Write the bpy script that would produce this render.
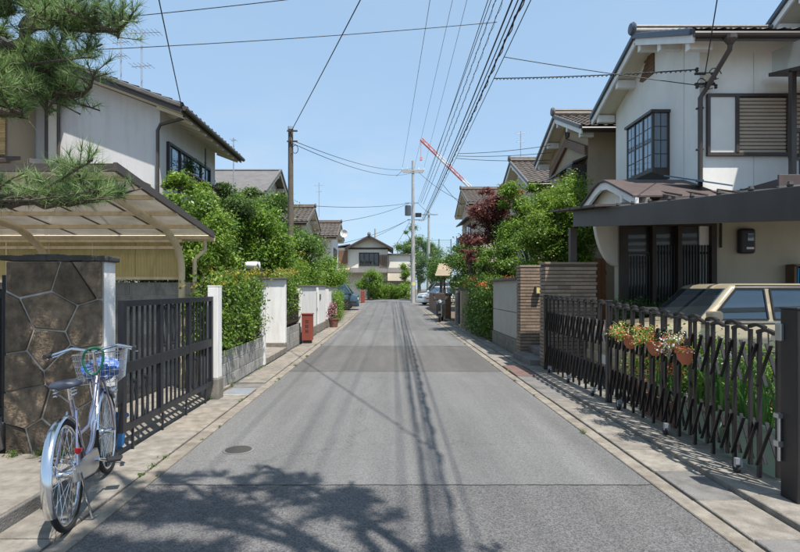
import bpy, math, random
import numpy as np
from mathutils import Vector, Matrix
from math import sin, cos, pi, radians

for o in list(bpy.data.objects): bpy.data.objects.remove(o, do_unlink=True)
S = bpy.context.scene
COL = S.collection
random.seed(7); RNG = np.random.default_rng(7)

# ------------------------------------------------------------------ camera, sky, sun, exposure
cd = bpy.data.cameras.new('camera'); cam = bpy.data.objects.new('camera', cd); COL.objects.link(cam)
cam.location = (0, 0, 1.5); cam.rotation_euler = (radians(90), 0, 0)
cd.sensor_width = 36; cd.lens = 24.3
cd.shift_x = 9/800; cd.shift_y = 13/800
cd.clip_start = 0.05; cd.clip_end = 3000
S.camera = cam
SUN = Vector((0.27, -0.36, 1.0)).normalized()          # towards the sun
W = bpy.data.worlds.new('World'); S.world = W; W.use_nodes = True
wn = W.node_tree.nodes; wl = W.node_tree.links; wn.clear()
sky = wn.new('ShaderNodeTexSky'); sky.sky_type = 'NISHITA'; sky.sun_disc = False
sky.sun_elevation = math.asin(SUN.z); sky.sun_rotation = math.atan2(SUN.x, SUN.y)
sky.altitude = 0; sky.air_density = 1.0; sky.dust_density = 1.0; sky.ozone_density = 0.8
tc = wn.new('ShaderNodeTexCoord')
mp = wn.new('ShaderNodeMapping'); mp.inputs['Scale'].default_value = (2.2, 2.2, 6.5); mp.inputs['Location'].default_value = (0.35, 0.2, 0.1)
wl.new(tc.outputs['Generated'], mp.inputs['Vector'])
cn = wn.new('ShaderNodeTexNoise'); cn.inputs['Scale'].default_value = 2.1; cn.inputs['Detail'].default_value = 8; cn.inputs['Roughness'].default_value = 0.55
wl.new(mp.outputs['Vector'], cn.inputs['Vector'])
cr = wn.new('ShaderNodeMapRange'); cr.inputs['From Min'].default_value = 0.50; cr.inputs['From Max'].default_value = 0.74
cr.inputs['To Min'].default_value = 0.0; cr.inputs['To Max'].default_value = 0.26
wl.new(cn.outputs['Fac'], cr.inputs['Value'])
cm = wn.new('ShaderNodeMix'); cm.data_type = 'RGBA'; cm.inputs['B'].default_value = (3.0, 3.3, 3.6, 1)
sx = wn.new('ShaderNodeSeparateXYZ'); wl.new(tc.outputs['Generated'], sx.inputs['Vector'])
zr_w = wn.new('ShaderNodeMapRange'); zr_w.inputs['From Min'].default_value = 0.10; zr_w.inputs['From Max'].default_value = 0.34; zr_w.inputs['To Min'].default_value = 2.0; zr_w.inputs['To Max'].default_value = 0.25
wl.new(sx.outputs['Z'], zr_w.inputs['Value'])
cmul = wn.new('ShaderNodeMath'); cmul.operation = 'MULTIPLY'; cmul.use_clamp = True; wl.new(cr.outputs['Result'], cmul.inputs[0]); wl.new(zr_w.outputs['Result'], cmul.inputs[1])
wl.new(cmul.outputs[0], cm.inputs['Factor']); hz = wn.new('ShaderNodeMix'); hz.data_type = 'RGBA'; hz.inputs['Factor'].default_value = 0.72; hz.inputs['B'].default_value = (1.64, 2.46, 3.38, 1)   # pale summer haze over the clear sky
wl.new(sky.outputs['Color'], hz.inputs['A']); wl.new(hz.outputs['Result'], cm.inputs['A'])
bg = wn.new('ShaderNodeBackground'); bg.inputs['Strength'].default_value = 0.15
wl.new(cm.outputs['Result'], bg.inputs['Color'])
wo = wn.new('ShaderNodeOutputWorld'); wl.new(bg.outputs['Background'], wo.inputs['Surface'])
sd = bpy.data.lights.new('sun', 'SUN'); sd.energy = 4.3; sd.angle = radians(0.53); sd.color = (1.0, 0.955, 0.89)
sun = bpy.data.objects.new('sun', sd); COL.objects.link(sun)
sun.rotation_euler = SUN.to_track_quat('Z', 'Y').to_euler(); sun.location = (8, -12, 30)
S.view_settings.view_transform = 'Standard'; S.view_settings.look = 'None'
S.view_settings.gamma = 1.0; S.view_settings.exposure = 0.72; S.view_settings.use_curve_mapping = False
try:
    S.cycles.max_bounces = 7; S.cycles.transparent_max_bounces = 12
    S.cycles.diffuse_bounces = 4; S.cycles.glossy_bounces = 3; S.cycles.transmission_bounces = 4
except Exception: pass

# ------------------------------------------------------------------ helpers
def V(*a): return Vector(a)
def zg(y):                                   # the street climbs very slightly towards its far end
    return 0.0 if y < 22 else min((y-22)*0.0095, 0.40)
class MB:
    def __init__(s): s.v = []; s.f = []
    def add(s, vs, fs):
        n = len(s.v); s.v.extend([tuple(p) for p in vs]); s.f.extend([tuple(i+n for i in f) for f in fs]); return s
    def box(s, c, d, rot=None, taper=None):
        x, y, z = d[0]/2, d[1]/2, d[2]/2
        vs = [V(a*x, b*y, e*z) for e in (-1, 1) for a, b in ((-1,-1),(1,-1),(1,1),(-1,1))]
        if taper: vs = [V(p.x*(taper if p.z > 0 else 1), p.y*(taper if p.z > 0 else 1), p.z) for p in vs]
        if rot is not None: vs = [rot @ p for p in vs]
        c = Vector(c)
        return s.add([p+c for p in vs], [(3,2,1,0),(4,5,6,7),(0,1,5,4),(1,2,6,5),(2,3,7,6),(3,0,4,7)])
    def bb(s, x0, x1, y0, y1, z0, z1):
        return s.box(((x0+x1)/2, (y0+y1)/2, (z0+z1)/2), (abs(x1-x0), abs(y1-y0), abs(z1-z0)))
    def beam(s, a, b, w, h, up=(0,0,1)):
        a = Vector(a); b = Vector(b); d = (b-a); L = d.length; d.normalize()
        u = Vector(up)
        if abs(d.dot(u)) > 0.98: u = Vector((0,1,0)) if abs(d.y) < 0.9 else Vector((1,0,0))
        r = d.cross(u).normalized(); u = r.cross(d)
        vs = []
        for p in (a, b):
            for i, j in ((-1,-1),(1,-1),(1,1),(-1,1)): vs.append(p + r*i*w/2 + u*j*h/2)
        return s.add(vs, [(0,1,2,3),(7,6,5,4),(4,5,1,0),(5,6,2,1),(6,7,3,2),(7,4,0,3)])
    def tube(s, pts, r, seg=8, cap=True, closed=False):
        pts = [Vector(p) for p in pts]; n = len(pts)
        rs = r if isinstance(r, (list, tuple)) else [r]*n
        vs = []; prev = None
        for i, p in enumerate(pts):
            if closed: d = pts[(i+1) % n]-pts[i-1]
            else: d = pts[min(i+1, n-1)]-pts[max(i-1, 0)]
            if d.length < 1e-9: d = V(0,0,1)
            d.normalize()
            if prev is None:
                u = V(0,0,1) if abs(d.z) < 0.9 else V(1,0,0)
                a = d.cross(u).normalized()
            else:
                a = (prev - d*prev.dot(d))
                a = a.normalized() if a.length > 1e-6 else d.orthogonal().normalized()
            prev = a; b = d.cross(a)
            for k in range(seg):
                t = 2*pi*k/seg; vs.append(p + (a*cos(t)+b*sin(t))*rs[i])
        fs = []
        for i in range(n if closed else n-1):
            j = (i+1) % n
            for k in range(seg):
                l = (k+1) % seg
                fs.append((i*seg+k, i*seg+l, j*seg+l, j*seg+k))
        if cap and not closed:
            fs.append(tuple(range(seg-1, -1, -1))); fs.append(tuple(range((n-1)*seg, n*seg)))
        return s.add(vs, fs)
    def prism(s, poly, axis, a, b):
        """poly: 2D points; axis 'x': (y,z), 'y': (x,z), 'z': (x,y); extruded a..b"""
        n = len(poly)
        def pt(p, t):
            return (t, p[0], p[1]) if axis == 'x' else (p[0], t, p[1]) if axis == 'y' else (p[0], p[1], t)
        vs = [pt(p, a) for p in poly]+[pt(p, b) for p in poly]
        fs = [tuple(range(n-1, -1, -1)), tuple(range(n, 2*n))]+[(i, (i+1) % n, n+(i+1) % n, n+i) for i in range(n)]
        return s.add(vs, fs)
    def lathe(s, prof, c=(0,0,0), seg=16, axis='z'):
        vs = []; n = len(prof)
        for r, h in prof:
            for k in range(seg):
                t = 2*pi*k/seg; a, b = r*cos(t), r*sin(t)
                p = (a, b, h) if axis == 'z' else (h, a, b) if axis == 'x' else (b, h, a)
                vs.append((p[0]+c[0], p[1]+c[1], p[2]+c[2]))
        fs = [(i*seg+k, i*seg+(k+1) % seg, (i+1)*seg+(k+1) % seg, (i+1)*seg+k) for i in range(n-1) for k in range(seg)]
        fs += [tuple(range(seg-1, -1, -1)), tuple(range((n-1)*seg, n*seg))]
        return s.add(vs, fs)
    def quad(s, a, b, c, d): return s.add([a, b, c, d], [(0,1,2,3)])
    def build(s, name, mat, parent=None, smooth=False, bevel=0, seg=2, local=False, kind=None):
        me = bpy.data.meshes.new(name); me.from_pydata(s.v, [], s.f); me.validate(); me.update()
        return mk(name, me, mat, parent, smooth, bevel, seg, local, kind)
BASE = {}
def mk(name, me, mat, parent=None, smooth=False, bevel=0, seg=2, local=False, kind=None):
    if mat is not None:
        for m in (mat if isinstance(mat, (list, tuple)) else [mat]): me.materials.append(m)
    o = bpy.data.objects.new(name, me); COL.objects.link(o)
    if smooth:
        me.shade_smooth()
        try: me.set_sharp_from_angle(angle=radians(38))
        except Exception: pass
    if bevel:
        b = o.modifiers.new('bevel', 'BEVEL'); b.width = bevel; b.segments = seg; b.limit_method = 'ANGLE'; b.angle_limit = radians(40)
    if parent is not None:
        o.parent = parent
        if not local and parent.name in BASE: o.matrix_parent_inverse = Matrix.Translation(-BASE[parent.name])
    if kind: o['kind'] = kind
    return o
def tag(o, label, cat, group=None):
    o['label'] = label; o['category'] = cat
    if group: o['group'] = group
    return o
def thing(name, label, cat, loc=(0,0,0), group=None, rotz=0.0):
    o = bpy.data.objects.new(name, None); COL.objects.link(o); o.empty_display_size = 0.2
    o.location = loc; o.rotation_euler = (0, 0, rotz); BASE[o.name] = Vector(loc)
    return tag(o, label, cat, group)
def struct(o): o['kind'] = 'structure'; return o
def copy_tree(o, parent=None):
    c = o.copy(); COL.objects.link(c); c.parent = parent
    for ch in list(o.children):
        copy_tree(ch, c)
    return c

# ------------------------------------------------------------------ materials
M = {}
def nodes(name):
    m = bpy.data.materials.new(name); m.use_nodes = True; nt = m.node_tree
    return m, nt, nt.nodes['Principled BSDF']
def mat(name, c, rough=0.6, var=0.12, scale=3.0, bump=0.0, bscale=60.0, metal=0.0, spec=0.4, stain=None, stain_amt=0.0, stain_scale=(0.8,0.8,0.25), coat=0.0, island=0.0):
    """Principled with two-scale noise on colour, fine bump and an optional streaky stain colour."""
    m, nt, p = nodes(name); N = nt.nodes; L = nt.links
    p.inputs['Roughness'].default_value = rough; p.inputs['Metallic'].default_value = metal
    p.inputs['Specular IOR Level'].default_value = spec
    if coat: p.inputs['Coat Weight'].default_value = coat; p.inputs['Coat Roughness'].default_value = 0.08
    t = N.new('ShaderNodeTexCoord')
    n1 = N.new('ShaderNodeTexNoise'); n1.inputs['Scale'].default_value = scale; n1.inputs['Detail'].default_value = 7; n1.inputs['Roughness'].default_value = 0.62
    L.new(t.outputs['Object'], n1.inputs['Vector'])
    mr = N.new('ShaderNodeMapRange'); mr.inputs['From Min'].default_value = 0.25; mr.inputs['From Max'].default_value = 0.75
    mr.inputs['To Min'].default_value = 1-var; mr.inputs['To Max'].default_value = 1+var
    L.new(n1.outputs['Fac'], mr.inputs['Value'])
    hs = N.new('ShaderNodeHueSaturation'); hs.inputs['Color'].default_value = (*c, 1)
    last = mr.outputs['Result']
    if island:
        g = N.new('ShaderNodeNewGeometry'); oi = N.new('ShaderNodeObjectInfo')
        ad = N.new('ShaderNodeMath'); ad.operation = 'ADD'; L.new(g.outputs['Random Per Island'], ad.inputs[0]); L.new(oi.outputs['Random'], ad.inputs[1])
        fr = N.new('ShaderNodeMath'); fr.operation = 'FRACT'; L.new(ad.outputs[0], fr.inputs[0])
        r2 = N.new('ShaderNodeMapRange'); r2.inputs['To Min'].default_value = 1-island; r2.inputs['To Max'].default_value = 1+island
        L.new(fr.outputs[0], r2.inputs['Value'])
        mu = N.new('ShaderNodeMath'); mu.operation = 'MULTIPLY'; L.new(last, mu.inputs[0]); L.new(r2.outputs['Result'], mu.inputs[1]); last = mu.outputs[0]
    L.new(last, hs.inputs['Value'])
    col = hs.outputs['Color']
    if stain:
        mp = N.new('ShaderNodeMapping'); mp.inputs['Scale'].default_value = stain_scale
        L.new(t.outputs['Object'], mp.inputs['Vector'])
        n2 = N.new('ShaderNodeTexNoise'); n2.inputs['Scale'].default_value = 4.0; n2.inputs['Detail'].default_value = 9; n2.inputs['Roughness'].default_value = 0.68
        L.new(mp.outputs['Vector'], n2.inputs['Vector'])
        r = N.new('ShaderNodeMapRange'); r.inputs['From Min'].default_value = 0.46; r.inputs['From Max'].default_value = 0.72; r.inputs['To Max'].default_value = stain_amt
        L.new(n2.outputs['Fac'], r.inputs['Value'])
        mx = N.new('ShaderNodeMix'); mx.data_type = 'RGBA'; L.new(r.outputs['Result'], mx.inputs['Factor'])
        L.new(col, mx.inputs['A']); mx.inputs['B'].default_value = (*stain, 1); col = mx.outputs['Result']
    L.new(col, p.inputs['Base Color'])
    if bump:
        n3 = N.new('ShaderNodeTexNoise'); n3.inputs['Scale'].default_value = bscale; n3.inputs['Detail'].default_value = 5
        L.new(t.outputs['Object'], n3.inputs['Vector'])
        b = N.new('ShaderNodeBump'); b.inputs['Strength'].default_value = bump; b.inputs['Distance'].default_value = 0.02
        L.new(n3.outputs['Fac'], b.inputs['Height']); L.new(b.outputs['Normal'], p.inputs['Normal'])
    M[name] = m; return m
def leafmat(name, c1, c2, trans=0.35, rough=0.45, c3=None):
    """Leaf: colour differs from leaf to leaf and from bough to bough; light passes through."""
    m, nt, p = nodes(name); N = nt.nodes; L = nt.links
    g = N.new('ShaderNodeNewGeometry'); t = N.new('ShaderNodeTexCoord')
    n1 = N.new('ShaderNodeTexNoise'); n1.inputs['Scale'].default_value = 2.2; n1.inputs['Detail'].default_value = 3
    L.new(t.outputs['Object'], n1.inputs['Vector'])
    a = N.new('ShaderNodeMath'); a.operation = 'MULTIPLY_ADD'; L.new(g.outputs['Random Per Island'], a.inputs[0]); a.inputs[1].default_value = 0.6
    sc = N.new('ShaderNodeMapRange'); sc.inputs['From Min'].default_value = 0.3; sc.inputs['From Max'].default_value = 0.7; sc.inputs['To Max'].default_value = 0.4
    L.new(n1.outputs['Fac'], sc.inputs['Value']); L.new(sc.outputs['Result'], a.inputs[2])
    r = N.new('ShaderNodeValToRGB'); e = r.color_ramp.elements
    e[0].position = 0.1; e[0].color = (*c1, 1); e[1].position = 0.85; e[1].color = (*c2, 1)
    if c3: x = e.new(0.97); x.color = (*c3, 1)
    L.new(a.outputs[0], r.inputs['Fac'])
    p.inputs['Roughness'].default_value = rough; p.inputs['Specular IOR Level'].default_value = 0.35
    L.new(r.outputs['Color'], p.inputs['Base Color'])
    tr = N.new('ShaderNodeBsdfTranslucent')
    hs = N.new('ShaderNodeHueSaturation'); hs.inputs['Value'].default_value = 1.2; hs.inputs['Saturation'].default_value = 1.0
    L.new(r.outputs['Color'], hs.inputs['Color']); L.new(hs.outputs['Color'], tr.inputs['Color'])
    mx = N.new('ShaderNodeMixShader'); mx.inputs['Fac'].default_value = trans
    L.new(p.outputs['BSDF'], mx.inputs[1]); L.new(tr.outputs['BSDF'], mx.inputs[2])
    L.new(mx.outputs['Shader'], N['Material Output'].inputs['Surface'])
    M[name] = m; return m
def asphalt(name, base, speck, scale=1.0, warm=0.0):
    m, nt, p = nodes(name); N = nt.nodes; L = nt.links
    t = N.new('ShaderNodeTexCoord')
    vo = N.new('ShaderNodeTexVoronoi'); vo.inputs['Scale'].default_value = 95*scale
    L.new(t.outputs['Object'], vo.inputs['Vector'])
    nf = N.new('ShaderNodeTexNoise'); nf.inputs['Scale'].default_value = 140*scale; nf.inputs['Detail'].default_value = 4
    nb = N.new('ShaderNodeTexNoise'); nb.inputs['Scale'].default_value = 0.9; nb.inputs['Detail'].default_value = 8; nb.inputs['Roughness'].default_value = 0.65
    mpp = N.new('ShaderNodeMapping'); mpp.inputs['Scale'].default_value = (1.6, 0.35, 1)
    L.new(t.outputs['Object'], mpp.inputs['Vector']); L.new(mpp.outputs['Vector'], nb.inputs['Vector']); L.new(t.outputs['Object'], nf.inputs['Vector'])
    sp = N.new('ShaderNodeSeparateColor'); L.new(vo.outputs['Color'], sp.inputs['Color'])
    r1 = N.new('ShaderNodeMapRange'); r1.inputs['From Min'].default_value = 0.0; r1.inputs['To Min'].default_value = 1-speck; r1.inputs['To Max'].default_value = 1+speck
    L.new(sp.outputs['Red'], r1.inputs['Value'])
    r2 = N.new('ShaderNodeMapRange'); r2.inputs['From Min'].default_value = 0.25; r2.inputs['From Max'].default_value = 0.75; r2.inputs['To Min'].default_value = 0.80; r2.inputs['To Max'].default_value = 1.2
    L.new(nb.outputs['Fac'], r2.inputs['Value'])
    mu = N.new('ShaderNodeMath'); mu.operation = 'MULTIPLY'; L.new(r1.outputs['Result'], mu.inputs[0]); L.new(r2.outputs['Result'], mu.inputs[1])
    nt2 = N.new('ShaderNodeTexNoise'); nt2.inputs['Scale'].default_value = 1.0; nt2.inputs['Detail'].default_value = 6
    mt = N.new('ShaderNodeMapping'); mt.inputs['Scale'].default_value = (3.2, 0.10, 1); L.new(t.outputs['Object'], mt.inputs['Vector']); L.new(mt.outputs['Vector'], nt2.inputs['Vector'])
    r4 = N.new('ShaderNodeMapRange'); r4.inputs['From Min'].default_value = 0.3; r4.inputs['From Max'].default_value = 0.7; r4.inputs['To Min'].default_value = 0.86; r4.inputs['To Max'].default_value = 1.1
    L.new(nt2.outputs['Fac'], r4.inputs['Value'])
    mu2 = N.new('ShaderNodeMath'); mu2.operation = 'MULTIPLY'; L.new(mu.outputs[0], mu2.inputs[0]); L.new(r4.outputs['Result'], mu2.inputs[1]); mu = mu2
    hs = N.new('ShaderNodeHueSaturation'); hs.inputs['Color'].default_value = (*base, 1); L.new(mu.outputs[0], hs.inputs['Value'])
    # hairline cracks
    ve = N.new('ShaderNodeTexVoronoi'); ve.feature = 'DISTANCE_TO_EDGE'; ve.inputs['Scale'].default_value = 0.32
    wv = N.new('ShaderNodeTexNoise'); wv.inputs['Scale'].default_value = 2.5; wv.inputs['Detail'].default_value = 6
    L.new(t.outputs['Object'], wv.inputs['Vector'])
    am = N.new('ShaderNodeVectorMath'); am.operation = 'SCALE'; am.inputs['Scale'].default_value = 0.7; L.new(wv.outputs['Color'], am.inputs[0])
    aa = N.new('ShaderNodeVectorMath'); aa.operation = 'ADD'; L.new(t.outputs['Object'], aa.inputs[0]); L.new(am.outputs['Vector'], aa.inputs[1])
    L.new(aa.outputs['Vector'], ve.inputs['Vector'])
    cr = N.new('ShaderNodeMapRange'); cr.inputs['From Min'].default_value = 0.0; cr.inputs['From Max'].default_value = 0.004; cr.inputs['To Min'].default_value = 0.28; cr.inputs['To Max'].default_value = 0.0
    L.new(ve.outputs['Distance'], cr.inputs['Value'])
    mx = N.new('ShaderNodeMix'); mx.data_type = 'RGBA'; L.new(cr.outputs['Result'], mx.inputs['Factor']); L.new(hs.outputs['Color'], mx.inputs['A']); mx.inputs['B'].default_value = (0.03, 0.03, 0.03, 1)
    L.new(mx.outputs['Result'], p.inputs['Base Color'])
    p.inputs['Roughness'].default_value = 0.85; p.inputs['Specular IOR Level'].default_value = 0.3
    b = N.new('ShaderNodeBump'); b.inputs['Strength'].default_value = 0.55; b.inputs['Distance'].default_value = 0.006
    ad = N.new('ShaderNodeMath'); ad.operation = 'ADD'; L.new(vo.outputs['Distance'], ad.inputs[0]); L.new(nf.outputs['Fac'], ad.inputs[1])
    L.new(ad.outputs[0], b.inputs['Height']); L.new(b.outputs['Normal'], p.inputs['Normal'])
    M[name] = m; return m
def glassmat(name, tint=(0.03, 0.04, 0.05), rough=0.03, alpha=0.55, metal=0.0):
    m, nt, p = nodes(name); N = nt.nodes; L = nt.links
    p.inputs['Base Color'].default_value = (*tint, 1); p.inputs['Roughness'].default_value = rough; p.inputs['Specular IOR Level'].default_value = 0.9
    p.inputs['Coat Weight'].default_value = 0.6; p.inputs['Coat Roughness'].default_value = 0.02; p.inputs['Metallic'].default_value = metal
    tr = N.new('ShaderNodeBsdfTransparent'); tr.inputs['Color'].default_value = (0.75, 0.8, 0.8, 1)
    mx = N.new('ShaderNodeMixShader'); mx.inputs['Fac'].default_value = alpha
    L.new(tr.outputs['BSDF'], mx.inputs[1]); L.new(p.outputs['BSDF'], mx.inputs[2]); L.new(mx.outputs['Shader'], N['Material Output'].inputs['Surface'])
    M[name] = m; return m
def plastic_sheet(name, c, alpha, rough=0.3):
    """Translucent polycarbonate sheet: part clear, part glowing through, part glossy."""
    m, nt, p = nodes(name); N = nt.nodes; L = nt.links
    p.inputs['Base Color'].default_value = (*c, 1); p.inputs['Roughness'].default_value = rough
    t = N.new('ShaderNodeTexCoord'); nz = N.new('ShaderNodeTexNoise'); nz.inputs['Scale'].default_value = 2.5; nz.inputs['Detail'].default_value = 8
    L.new(t.outputs['Object'], nz.inputs['Vector'])
    mr = N.new('ShaderNodeMapRange'); mr.inputs['From Min'].default_value = 0.3; mr.inputs['From Max'].default_value = 0.7; mr.inputs['To Min'].default_value = 0.75; mr.inputs['To Max'].default_value = 1.2
    L.new(nz.outputs['Fac'], mr.inputs['Value'])
    hs = N.new('ShaderNodeHueSaturation'); hs.inputs['Color'].default_value = (*c, 1); L.new(mr.outputs['Result'], hs.inputs['Value'])
    L.new(hs.outputs['Color'], p.inputs['Base Color'])
    tl = N.new('ShaderNodeBsdfTranslucent'); L.new(hs.outputs['Color'], tl.inputs['Color'])
    m1 = N.new('ShaderNodeMixShader'); m1.inputs['Fac'].default_value = 0.5; L.new(p.outputs['BSDF'], m1.inputs[1]); L.new(tl.outputs['BSDF'], m1.inputs[2])
    tr = N.new('ShaderNodeBsdfTransparent'); tr.inputs['Color'].default_value = (min(c[0]*2.4, 1), min(c[1]*2.4, 1), min(c[2]*2.4, 1), 1)
    m2 = N.new('ShaderNodeMixShader'); m2.inputs['Fac'].default_value = alpha; L.new(tr.outputs['BSDF'], m2.inputs[1]); L.new(m1.outputs['Shader'], m2.inputs[2])
    L.new(m2.outputs['Shader'], N['Material Output'].inputs['Surface'])
    M[name] = m; return m

asphalt('asphalt_near', (0.119, 0.115, 0.113), 0.42, 1.2)
asphalt('asphalt_mid', (0.149, 0.146, 0.142), 0.28, 1.4)
asphalt('asphalt_brown', (0.113, 0.108, 0.102), 0.25, 1.2)
asphalt('asphalt_far', (0.133, 0.130, 0.128), 0.22, 1.0)
mat('concrete', (0.23, 0.208, 0.178), 0.85, 0.35, 9, 0.35, 90, stain=(0.12, 0.105, 0.085), stain_amt=0.85, stain_scale=(1.2,1.2,1.2), island=0.12)
mat('kerb_concrete', (0.235, 0.208, 0.172), 0.85, 0.35, 9, 0.35, 90, stain=(0.13, 0.105, 0.075), stain_amt=0.85, stain_scale=(1.2,1.2,1.2), island=0.1)
mat('dark_concrete', (0.17, 0.16, 0.15), 0.85, 0.25, 3.5, 0.4, 70, stain=(0.06, 0.06, 0.055), stain_amt=0.8, stain_scale=(1,1,1))
mat('soil', (0.13, 0.105, 0.075), 0.95, 0.3, 1.5, 0.5, 30)
mat('block', (0.34, 0.33, 0.31), 0.9, 0.2, 5, 0.6, 70, stain=(0.13, 0.125, 0.115), stain_amt=0.8, stain_scale=(2,2,0.8), island=0.15)
mat('mortar', (0.42, 0.41, 0.38), 0.95, 0.2, 8, 0.3, 60)
mat('white_stucco', (0.80, 0.79, 0.76), 0.9, 0.05, 2, 0.35, 110, stain=(0.42, 0.40, 0.36), stain_amt=0.45, stain_scale=(1.6,1.6,0.22))
mat('cream_stucco', (0.78, 0.73, 0.63), 0.9, 0.05, 2, 0.3, 110, stain=(0.55, 0.50, 0.40), stain_amt=0.25, stain_scale=(0.8,0.8,0.25))
mat('house_white', (0.82, 0.80, 0.755), 0.85, 0.05, 1.2, 0.25, 90, stain=(0.52, 0.49, 0.43), stain_amt=0.28, stain_scale=(0.55,0.55,0.2))
mat('house_grey', (0.58, 0.565, 0.55), 0.85, 0.06, 1.2, 0.25, 90, stain=(0.40, 0.38, 0.36), stain_amt=0.45, stain_scale=(1.8,1.8,0.2))
mat('house_tan', (0.42, 0.335, 0.235), 0.88, 0.06, 1.2, 0.3, 90, stain=(0.28, 0.22, 0.16), stain_amt=0.35, stain_scale=(0.7,0.7,0.25))
mat('house_beige', (0.50, 0.45, 0.35), 0.88, 0.06, 1.2, 0.25, 90, stain=(0.36, 0.32, 0.25), stain_amt=0.3, stain_scale=(0.7,0.7,0.25))
mat('wall_panel', (0.44, 0.415, 0.365), 0.85, 0.08, 2.0, 0.25, 90, stain=(0.28, 0.26, 0.22), stain_amt=0.4, stain_scale=(0.8,0.8,0.4))
mat('roof_tile', (0.115, 0.108, 0.105), 0.5, 0.35, 7, 0.25, 50, spec=0.5, stain=(0.20, 0.17, 0.13), stain_amt=0.6, stain_scale=(2,2,2), island=0.2)
mat('roof_tile_brown', (0.105, 0.085, 0.070), 0.55, 0.35, 7, 0.25, 50, spec=0.5, stain=(0.19, 0.16, 0.13), stain_amt=0.6, stain_scale=(2,2,2), island=0.2)
mat('roof_tile_blue', (0.055, 0.07, 0.095), 0.4, 0.3, 7, 0.2, 50, spec=0.6)
mat('roof_grey', (0.13, 0.122, 0.118), 0.7, 0.2, 3, 0.2, 50, stain=(0.19, 0.17, 0.155), stain_amt=0.5)
mat('soffit', (0.66, 0.61, 0.50), 0.8, 0.06, 3, 0.1, 60)
mat('white_paint', (0.80, 0.79, 0.76), 0.6, 0.05, 4, 0.1, 60, stain=(0.5, 0.47, 0.42), stain_amt=0.3)
mat('brown_metal', (0.050, 0.037, 0.032), 0.42, 0.15, 3, 0.05, 60, spec=0.5, stain=(0.085, 0.07, 0.065), stain_amt=0.4)
mat('brown_roof', (0.080, 0.058, 0.052), 0.55, 0.15, 3, 0.05, 60, stain=(0.13, 0.10, 0.09), stain_amt=0.5)
mat('gutter_brown', (0.075, 0.06, 0.052), 0.4, 0.1, 3)
mat('wood_dark', (0.045, 0.033, 0.027), 0.6, 0.3, 6, 0.15, 80)
mat('wood_brown', (0.17, 0.095, 0.055), 0.6, 0.25, 6, 0.15, 80)
mat('lattice_black', (0.030, 0.027, 0.026), 0.45, 0.2, 5, 0.05, 80)
mat('gate_black', (0.014, 0.016, 0.021), 0.38, 0.15, 6, 0.06, 120, spec=0.5, stain=(0.04, 0.042, 0.046), stain_amt=0.4, stain_scale=(2,2,0.7))
mat('accordion_bronze', (0.017, 0.014, 0.015), 0.38, 0.15, 6, 0.05, 120, spec=0.5, stain=(0.045, 0.04, 0.037), stain_amt=0.35, stain_scale=(3,3,1))
mat('cream_metal', (0.66, 0.56, 0.38), 0.5, 0.1, 4, 0.05, 60, stain=(0.40, 0.28, 0.15), stain_amt=0.5, stain_scale=(3,3,1))
mat('yellow_sheet', (0.50, 0.42, 0.19), 0.55, 0.12, 3, stain=(0.34, 0.27, 0.09), stain_amt=0.6, stain_scale=(2,2,0.4))
plastic_sheet('smoke_sheet', (0.36, 0.34, 0.31), 0.68, 0.35)
plastic_sheet('clear_sheet', (0.40, 0.42, 0.44), 0.18, 0.2)
mat('alu', (0.52, 0.53, 0.54), 0.35, 0.08, 8, metal=0.9)
mat('chrome', (0.72, 0.73, 0.75), 0.16, 0.05, 8, metal=1.0)
mat('galv', (0.40, 0.43, 0.47), 0.45, 0.15, 6, metal=0.55, stain=(0.25, 0.27, 0.30), stain_amt=0.6, stain_scale=(2,2,2))
mat('blue_flash', (0.075, 0.12, 0.165), 0.4, 0.1, 3, metal=0.2)
mat('steel_plate', (0.165, 0.105, 0.085), 0.6, 0.25, 6, 0.2, 60, stain=(0.09, 0.06, 0.05), stain_amt=0.6)
mat('iron', (0.05, 0.046, 0.042), 0.6, 0.2, 10, 0.3, 60)
mat('rubber', (0.022, 0.022, 0.023), 0.8, 0.2, 12, 0.2, 90)
mat('black_plastic', (0.028, 0.028, 0.030), 0.45, 0.1, 8)
mat('pole_concrete', (0.40, 0.385, 0.36), 0.85, 0.12, 3, 0.15, 60, stain=(0.24, 0.23, 0.21), stain_amt=0.5)
mat('pole_wood', (0.12, 0.10, 0.08), 0.8, 0.25, 5, 0.2, 60)
mat('cable', (0.025, 0.027, 0.030), 0.6, 0.1, 4)
mat('bark', (0.085, 0.068, 0.055), 0.95, 0.4, 9, 0.9, 45, stain=(0.16, 0.145, 0.125), stain_amt=0.6, stain_scale=(2,2,1))
mat('stone', (0.165, 0.124, 0.085), 0.85, 0.6, 9, 0.8, 40, stain=(0.060, 0.050, 0.040), stain_amt=0.85, stain_scale=(3,3,1.4), island=0.35)
mat('stone_cap', (0.07, 0.066, 0.06), 0.9, 0.4, 8, 0.9, 30)
mat('stone_mortar', (0.40, 0.385, 0.35), 0.95, 0.25, 9, 0.4, 60)
mat('tile_brown', (0.275, 0.205, 0.150), 0.7, 0.18, 5, 0.3, 60, island=0.22, stain=(0.17, 0.125, 0.09), stain_amt=0.4, stain_scale=(1,1,0.5))
mat('tile_grout', (0.10, 0.085, 0.07), 0.95, 0.15, 8)
mat('terracotta', (0.43, 0.135, 0.07), 0.75, 0.15, 6, 0.1, 60)
mat('pot_green', (0.30, 0.38, 0.27), 0.6, 0.1, 5)
mat('pot_brown', (0.20, 0.10, 0.07), 0.7, 0.15, 5)
mat('red_paint', (0.25, 0.058, 0.04), 0.5, 0.15, 5, stain=(0.22, 0.07, 0.05), stain_amt=0.5)
mat('car_beige', (0.48, 0.385, 0.265), 0.3, 0.03, 3, coat=0.6)
mat('car_white', (0.80, 0.80, 0.79), 0.3, 0.03, 3, coat=0.7)
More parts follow.
